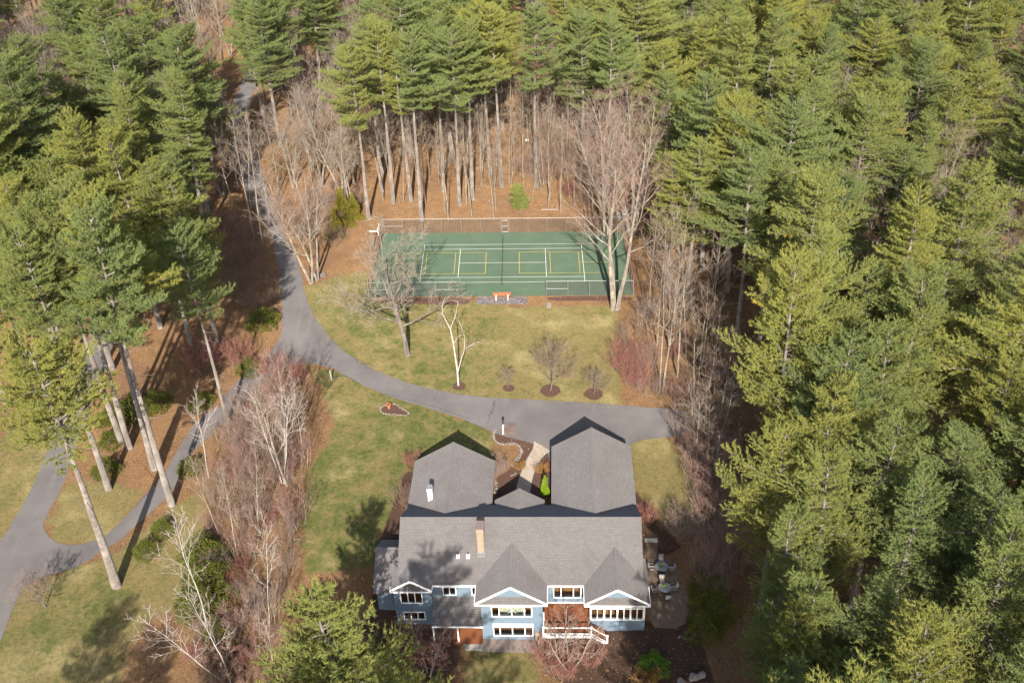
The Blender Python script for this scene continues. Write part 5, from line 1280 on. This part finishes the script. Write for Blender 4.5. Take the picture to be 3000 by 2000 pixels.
# bare trees filling the gaps in the woods
bare = Near(); nbare = 0; among = 0
rgb = random.Random(5); rn = np.random.default_rng(5)
qx, qy = rn.uniform(-110, 110, 9000), rn.uniform(-60, 135, 9000); kk_ = wood(qx, qy); sel = (kk_ > 0) & onframe(qx, qy, 20, 40)
for x, y, k in zip(qx[sel].tolist(), qy[sel].tolist(), kk_[sel].tolist()):
    k = (None, 'pine', 'bare', 'thin')[k]
    if k == 'pine' and (among >= 120 or rgb.random() > (.05 if y > 20 else .025)): continue
    r = {'bare': 4.3, 'thin': 2.5, 'pine': 5}[k]*(1+max(0, y-30)*.006)
    if bare.hit(x, y, r) or NP.hit(x, y, 1.0 if k == 'thin' else 1.8): continue
    bare.add(x, y); nbare += 1; among += k == 'pine'
    if k == 'thin' or (k == 'bare' and -12 < x < 35 and y < 40): key = rgb.choice(('pole0', 'pole1', 'pole2', 'pole0', 'grey1', 'birch2') if k == 'bare' else ('pole0', 'pole1', 'pole2')); s = rgb.uniform(.55, .95)
    elif k == 'bare': key = rgb.choice(('maple0', 'maple1', 'maple2', 'grey0', 'grey1', 'grey2', 'pole1')); s = rgb.uniform(.7, 1.0)
    else: key = rgb.choice(('grey0', 'grey1', 'pole1', 'maple1')); s = rgb.uniform(.8, 1.1)
    if k == 'pine': lab, gr = 'leafless tree standing among the green pines', 'bare trees among the pines'
    elif x < -14 and y < 70: lab, gr = 'leafless tree in the bare grove between upper driveway and court', 'bare trees by the upper driveway'
    elif k == 'thin': lab, gr = 'thin leafless tree among the pine trunks behind the court fence', 'thin trees behind the court'
    else: lab, gr = 'leafless tree in a gap of the pine wood', 'bare trees in wood gaps'
    nm_ = {'maple': 'maple_tree', 'birch': 'birch_tree', 'pole': 'slim_tree'}.get(key[:-1], 'bare_tree')
    plant(key, nm_, x, y, s, rgb.uniform(0, 6.28), lab, 'tree', gr, tilt=(rgb.gauss(0, .03), rgb.gauss(0, .03)))
print('BARE', nbare)

# shrubs
def shrub(px, py, key, s, label, zs=None, name='shrub', group=None, xy=None):
    x, y = xy or base(px, py)
    plant(key, name, x, y, s, RG.uniform(0, 6.28), label, 'shrub', group, zs=zs, parts=('stem', 'foliage'))
for px, py, s, lab in ((772, 955, 1.35, 'big round rhododendron beside the driveway bend'), (400, 1215, 1.5, 'rhododendron behind the paired pine trunks'), (345, 1225, 1.2, 'rhododendron between the island pines'), (460, 1190, 1.1, 'rhododendron in the shade above the needle island'),
                    (325, 1300, .9, 'small rhododendron on the needle island beside the paired trunks'), (315, 1385, 1.0, 'lower rhododendron on the needle island beside the nearest trunk'), (300, 1240, .7, 'little rhododendron at the road side of the island'),
                    (590, 1190, 1.0, 'rhododendron where the loop drive enters the trees'), (735, 1090, 1.0, 'narrow upright rhododendron left of the parking bend'),
                    (600, 1640, 1.5, 'large rhododendron at the head of the evergreen bank'), (620, 1730, 1.7, 'large rhododendron in the middle of the evergreen bank'), (590, 1790, 1.4, 'rhododendron at the foot of the evergreen bank'), (640, 1880, 1.1, 'rhododendron in shade under the birches'),
                    (480, 1560, .8, 'small rhododendron by the loop drive verge'), (430, 1620, .8, 'small rhododendron on the lawn behind the leaning pine'), (560, 1380, .9, 'rhododendron across the loop drive from the island'), (800, 1360, 1.0, 'rhododendron under the big birch'), (2090, 1800, 1.3, 'dark evergreen shrub between patio and pines'), (2075, 1740, 1.2, 'shaded evergreen shrub beyond the patio tables'), (2060, 1850, 1.1, 'evergreen shrub behind the curved row of stones')):
    shrub(px, py, 'rhodo', s, lab)
shrub(1010, 655, 'cedar', 1.0, 'yellow green evergreen beside the court fence corner'); shrub(985, 690, 'cedar', .75, 'shorter yellow green evergreen in front of the fence corner one'); shrub(1040, 640, 'cedar', .7, 'small yellow green evergreen touching the court fence')
shrub(1597, 1450, 'arbor', 1.0, 'lime green column shaped arborvitae beside the garage wall', name='arborvitae')
shrub(1913, 1960, 'greenbush', 1.0, 'bright green round bush on the slope below the sunroom')
shrub(1893, 2000, 'drybush', 1.7, 'golden dry grass clump below the bright green bush')
x, y = base(1520, 612); plant('sapling_pine', 'pine_sapling', x, y, 1.0, 0, 'single small pine sapling in the leaves behind the court fence', 'tree')
for px, py, s, lab in ((1455, 1388, .9, 'bare fine stemmed shrub at the corner of the left wing'), (1492, 1275, .55, 'small twiggy shrub beside the lamp post')): shrub(px, py, 'greybrush', s, lab)
for px, py, s, lab in ((1523, 1372, 1.0, 'rusty brown mound of dry perennials beside the walkway'), (1585, 1385, 1.0, 'brown dry shrub beside the walkway and garage'), (1606, 1380, .9, 'brown dry shrub against the garage wall')): shrub(px, py, 'drybush', s, lab)
for px, py, key, s, lab in ((600, 1090, 'redbrush0', 1.7, 'dense red twigged bush in front of the shaded pine trunk'), (700, 1070, 'redbrush1', 1.3, 'red twigged bush beside the narrow rhododendron'), (800, 1110, 'redbrush0', 1.3, 'red twigged bush at the lawn corner by the parking bend'), (860, 1130, 'redbrush1', 1.2, 'red twigged bush on the side lawn edge'),
                            (1230, 1930, 'redbrush0', .8, 'low red twigged bush before the porch post'), (1600, 1935, 'redbrush1', 1.0, 'dense red twigged bush under the deck railing'), (1730, 1950, 'redbrush0', .9, 'red twigged bush below the deck stairs'), (1650, 1985, 'redbrush0', 1.0, 'red twigged bush at the foot of the grey limbed tree'),
                            (1830, 1085, 'redbrush1', 1.4, 'reddish bush at the lawn corner before the slim trees'), (1860, 1130, 'redbrush0', 1.2, 'reddish bush beside the end of the parking area'), (1210, 1370, 'redbrush1', .7, 'pinkish bare bush against the left wing'), (1180, 1480, 'brush0', .8, 'brown bare bush beside the left wing wall')):
    shrub(px, py, key, s, lab)
# thickets along the wood edges
thick = []
rgt = random.Random(9)
ZT = [(GP([(1440, 700), (1500, 560), (1560, 560), (1640, 700), (1660, 860), (1640, 1000), (1560, 960), (1440, 900)]), 34, 'brush', 'low reddish brush under the slim trees beside the lawn', 'brush beside the lawn'),
      (GP([(1560, 1000), (1640, 980), (1700, 1100), (1690, 1300), (1650, 1420), (1600, 1300), (1610, 1150)]), 34, 'thicket', 'tangled bare brush between the garage lawn and the pine wood', 'brush along the pine wood'),
      (GP([(520, 960), (640, 900), (690, 1000), (700, 1100), (690, 1300), (620, 1420), (520, 1400), (480, 1200), (490, 1060)]), 34, 'thicket', 'reddish bare thicket between the loop drive and the side lawn', 'thicket left of the side lawn'),
      (GP([(500, 1400), (620, 1400), (640, 1600), (480, 1620), (430, 1480)]), 16, 'brush', 'bare brush under the white birches', 'brush under the birches'),
      (GP([(480, 480), (560, 540), (630, 560), (640, 720), (560, 720), (470, 640)]), 24, 'brush', 'bare brush in the shade between the two roads', 'brush between the roads'),
      (GP([(640, 480), (700, 430), (860, 440), (850, 520), (700, 600)]), 20, 'brush', 'bare brush under the maples at the driveway bend', 'brush at the driveway bend'),
      (GP([(1300, 480), (1480, 470), (1480, 330), (1330, 330)]), 22, 'brush', 'reddish brush behind the storage bins', 'brush behind the bins'),
      (GP([(1200, 430), (1300, 430), (1320, 200), (1230, 200)]), 26, 'thicket', 'bare saplings beside the wooded trail', 'saplings along the trail')]
for poly, cnt, key, lab, gr in ZT:
    P = np.array(poly); k = 0; rn = np.random.default_rng(cnt)
    qx, qy = rn.uniform(P[:, 0].min(), P[:, 0].max(), 500), rn.uniform(P[:, 1].min(), P[:, 1].max(), 500)
    sel = inside(poly, qx, qy)
    for q in ROADS: sel &= sdist(q, qx, qy) < -.8
    for x, y in zip(qx[sel].tolist(), qy[sel].tolist()):
        if k >= cnt: break
        if any((x-a)**2+(y-b)**2 < 2.2 for a, b in thick): continue
        thick.append((x, y)); k += 1
        kk = key if rgt.random() < .7 else rgt.choice(('brush', 'thicket', 'redbrush'))
        plant('%s%d' % (kk, rgt.randrange(2)), 'bare_shrub', x, y, rgt.uniform(.45, .95), rgt.uniform(0, 6.28), lab, 'shrub', gr, parts=('stem', 'foliage'))
print('THICK', len(thick))

# fallen branches and sticks on the wood floor: too many to count
rn = np.random.default_rng(21); qx, qy = rn.uniform(-75, 70, 7000), rn.uniform(-66, 75, 7000); kd = wood(qx, qy)
zx = np.zeros(len(qx), bool)
for poly, *_ in ZT: zx |= inside(poly, qx, qy)
sel = ((kd > 0) | zx) & onframe(qx, qy, 1, 20)
for q in ROADS: sel &= sdist(q, qx, qy) < -.3
qx, qy = qx[sel], qy[sel]; n = len(qx); a = rn.uniform(0, 6.28, n); L = rn.uniform(.5, 2.6, n)
p = np.stack([qx, qy, gz(qx, qy)+.03], 1); d = unit(np.stack([np.cos(a), np.sin(a), rn.uniform(0, .12, n)], 1)); P, D = grow(p, d, L, 2, rn, .12, np.zeros(n)); r = rn.uniform(.015, .05, n)
v, t = tubes(P, D, r, r*.4, 3); tag(link('fallen_branches', mesh_np('fallen_branches', v, t), 'grey_bark'), 'fallen sticks and branches strewn over the leaf litter', None, None, 'stuff')

# loose leaves drifted over litter, lawn edges, drive edges and court corners
m, t, b = newmat('loose_leaf'); c = ramp(t, noise(t, world(t), 3.1, 2, .9), [(.35, (.06, .035, .02)), (.5, (.16, .085, .04)), (.65, (.27, .17, .085))]); t.links.new(c, b.inputs['Base Color']); b.inputs['Roughness'].default_value = .9
rn = np.random.default_rng(31); n = 90000; qx, qy = rn.uniform(-62, 40, n), rn.uniform(-84, 48, n)
kd = np.zeros(n)
for poly in (LAWN_MAIN, LAWN_SIDE, LAWN_DRY, LAWN_FRONT, LAWN_LOW, LAWN_ISLE, LAWN_WEST):
    d = sdist(poly, qx, qy); kd = np.maximum(kd, np.clip(d, 0, 6))
pk = np.where(kd > 0, .10*np.exp(-kd/2.0)+.012, .5)
for q in ROADS:
    d = sdist(q, qx, qy); pk = np.where(d > -.05, .16*np.exp(-np.clip(d, 0, 9)/.35)+.004, pk)
cd_ = np.minimum.reduce([qx-CX0, CX1-qx, qy-CY0, CY1-qy]); pk = np.where(cd_ > 0, .10*np.exp(-np.clip(cd_, 0, 9)/.5)+.002, pk)
hxx, hyy = qx*EX[0]+qy*EX[1], qx*EY[0]+qy*EY[1]; pk[(hxx > -9.9) & (hxx < 16.2) & (hyy > -68) & (hyy < -45)] = 0
sel = (rn.uniform(0, 1, n) < pk) & onframe(qx, qy, 1, 20); qx, qy = qx[sel], qy[sel]; n = len(qx)
p = np.stack([qx, qy, gz(qx, qy)+.075], 1); a = rn.uniform(0, 6.28, n); d = unit(np.stack([np.cos(a), np.sin(a), rn.normal(0, .3, n)], 1)); sd = unit(np.cross(d, unit(UP+rn.normal(0, .35, (n, 3)))))
L = rn.uniform(.05, .13, n)[:, None]; V = np.stack([p-d*L, p+sd*L*.6, p+d*L, p-sd*L*.6], 1).reshape(-1, 3); i = np.arange(n)*4
tag(link('loose_leaves', mesh_np('loose_leaves', V, np.concatenate([np.stack([i, i+1, i+2], 1), np.stack([i, i+2, i+3], 1)])), 'loose_leaf'), 'dry fallen leaves scattered over litter, lawn and drive edges', None, None, 'stuff')
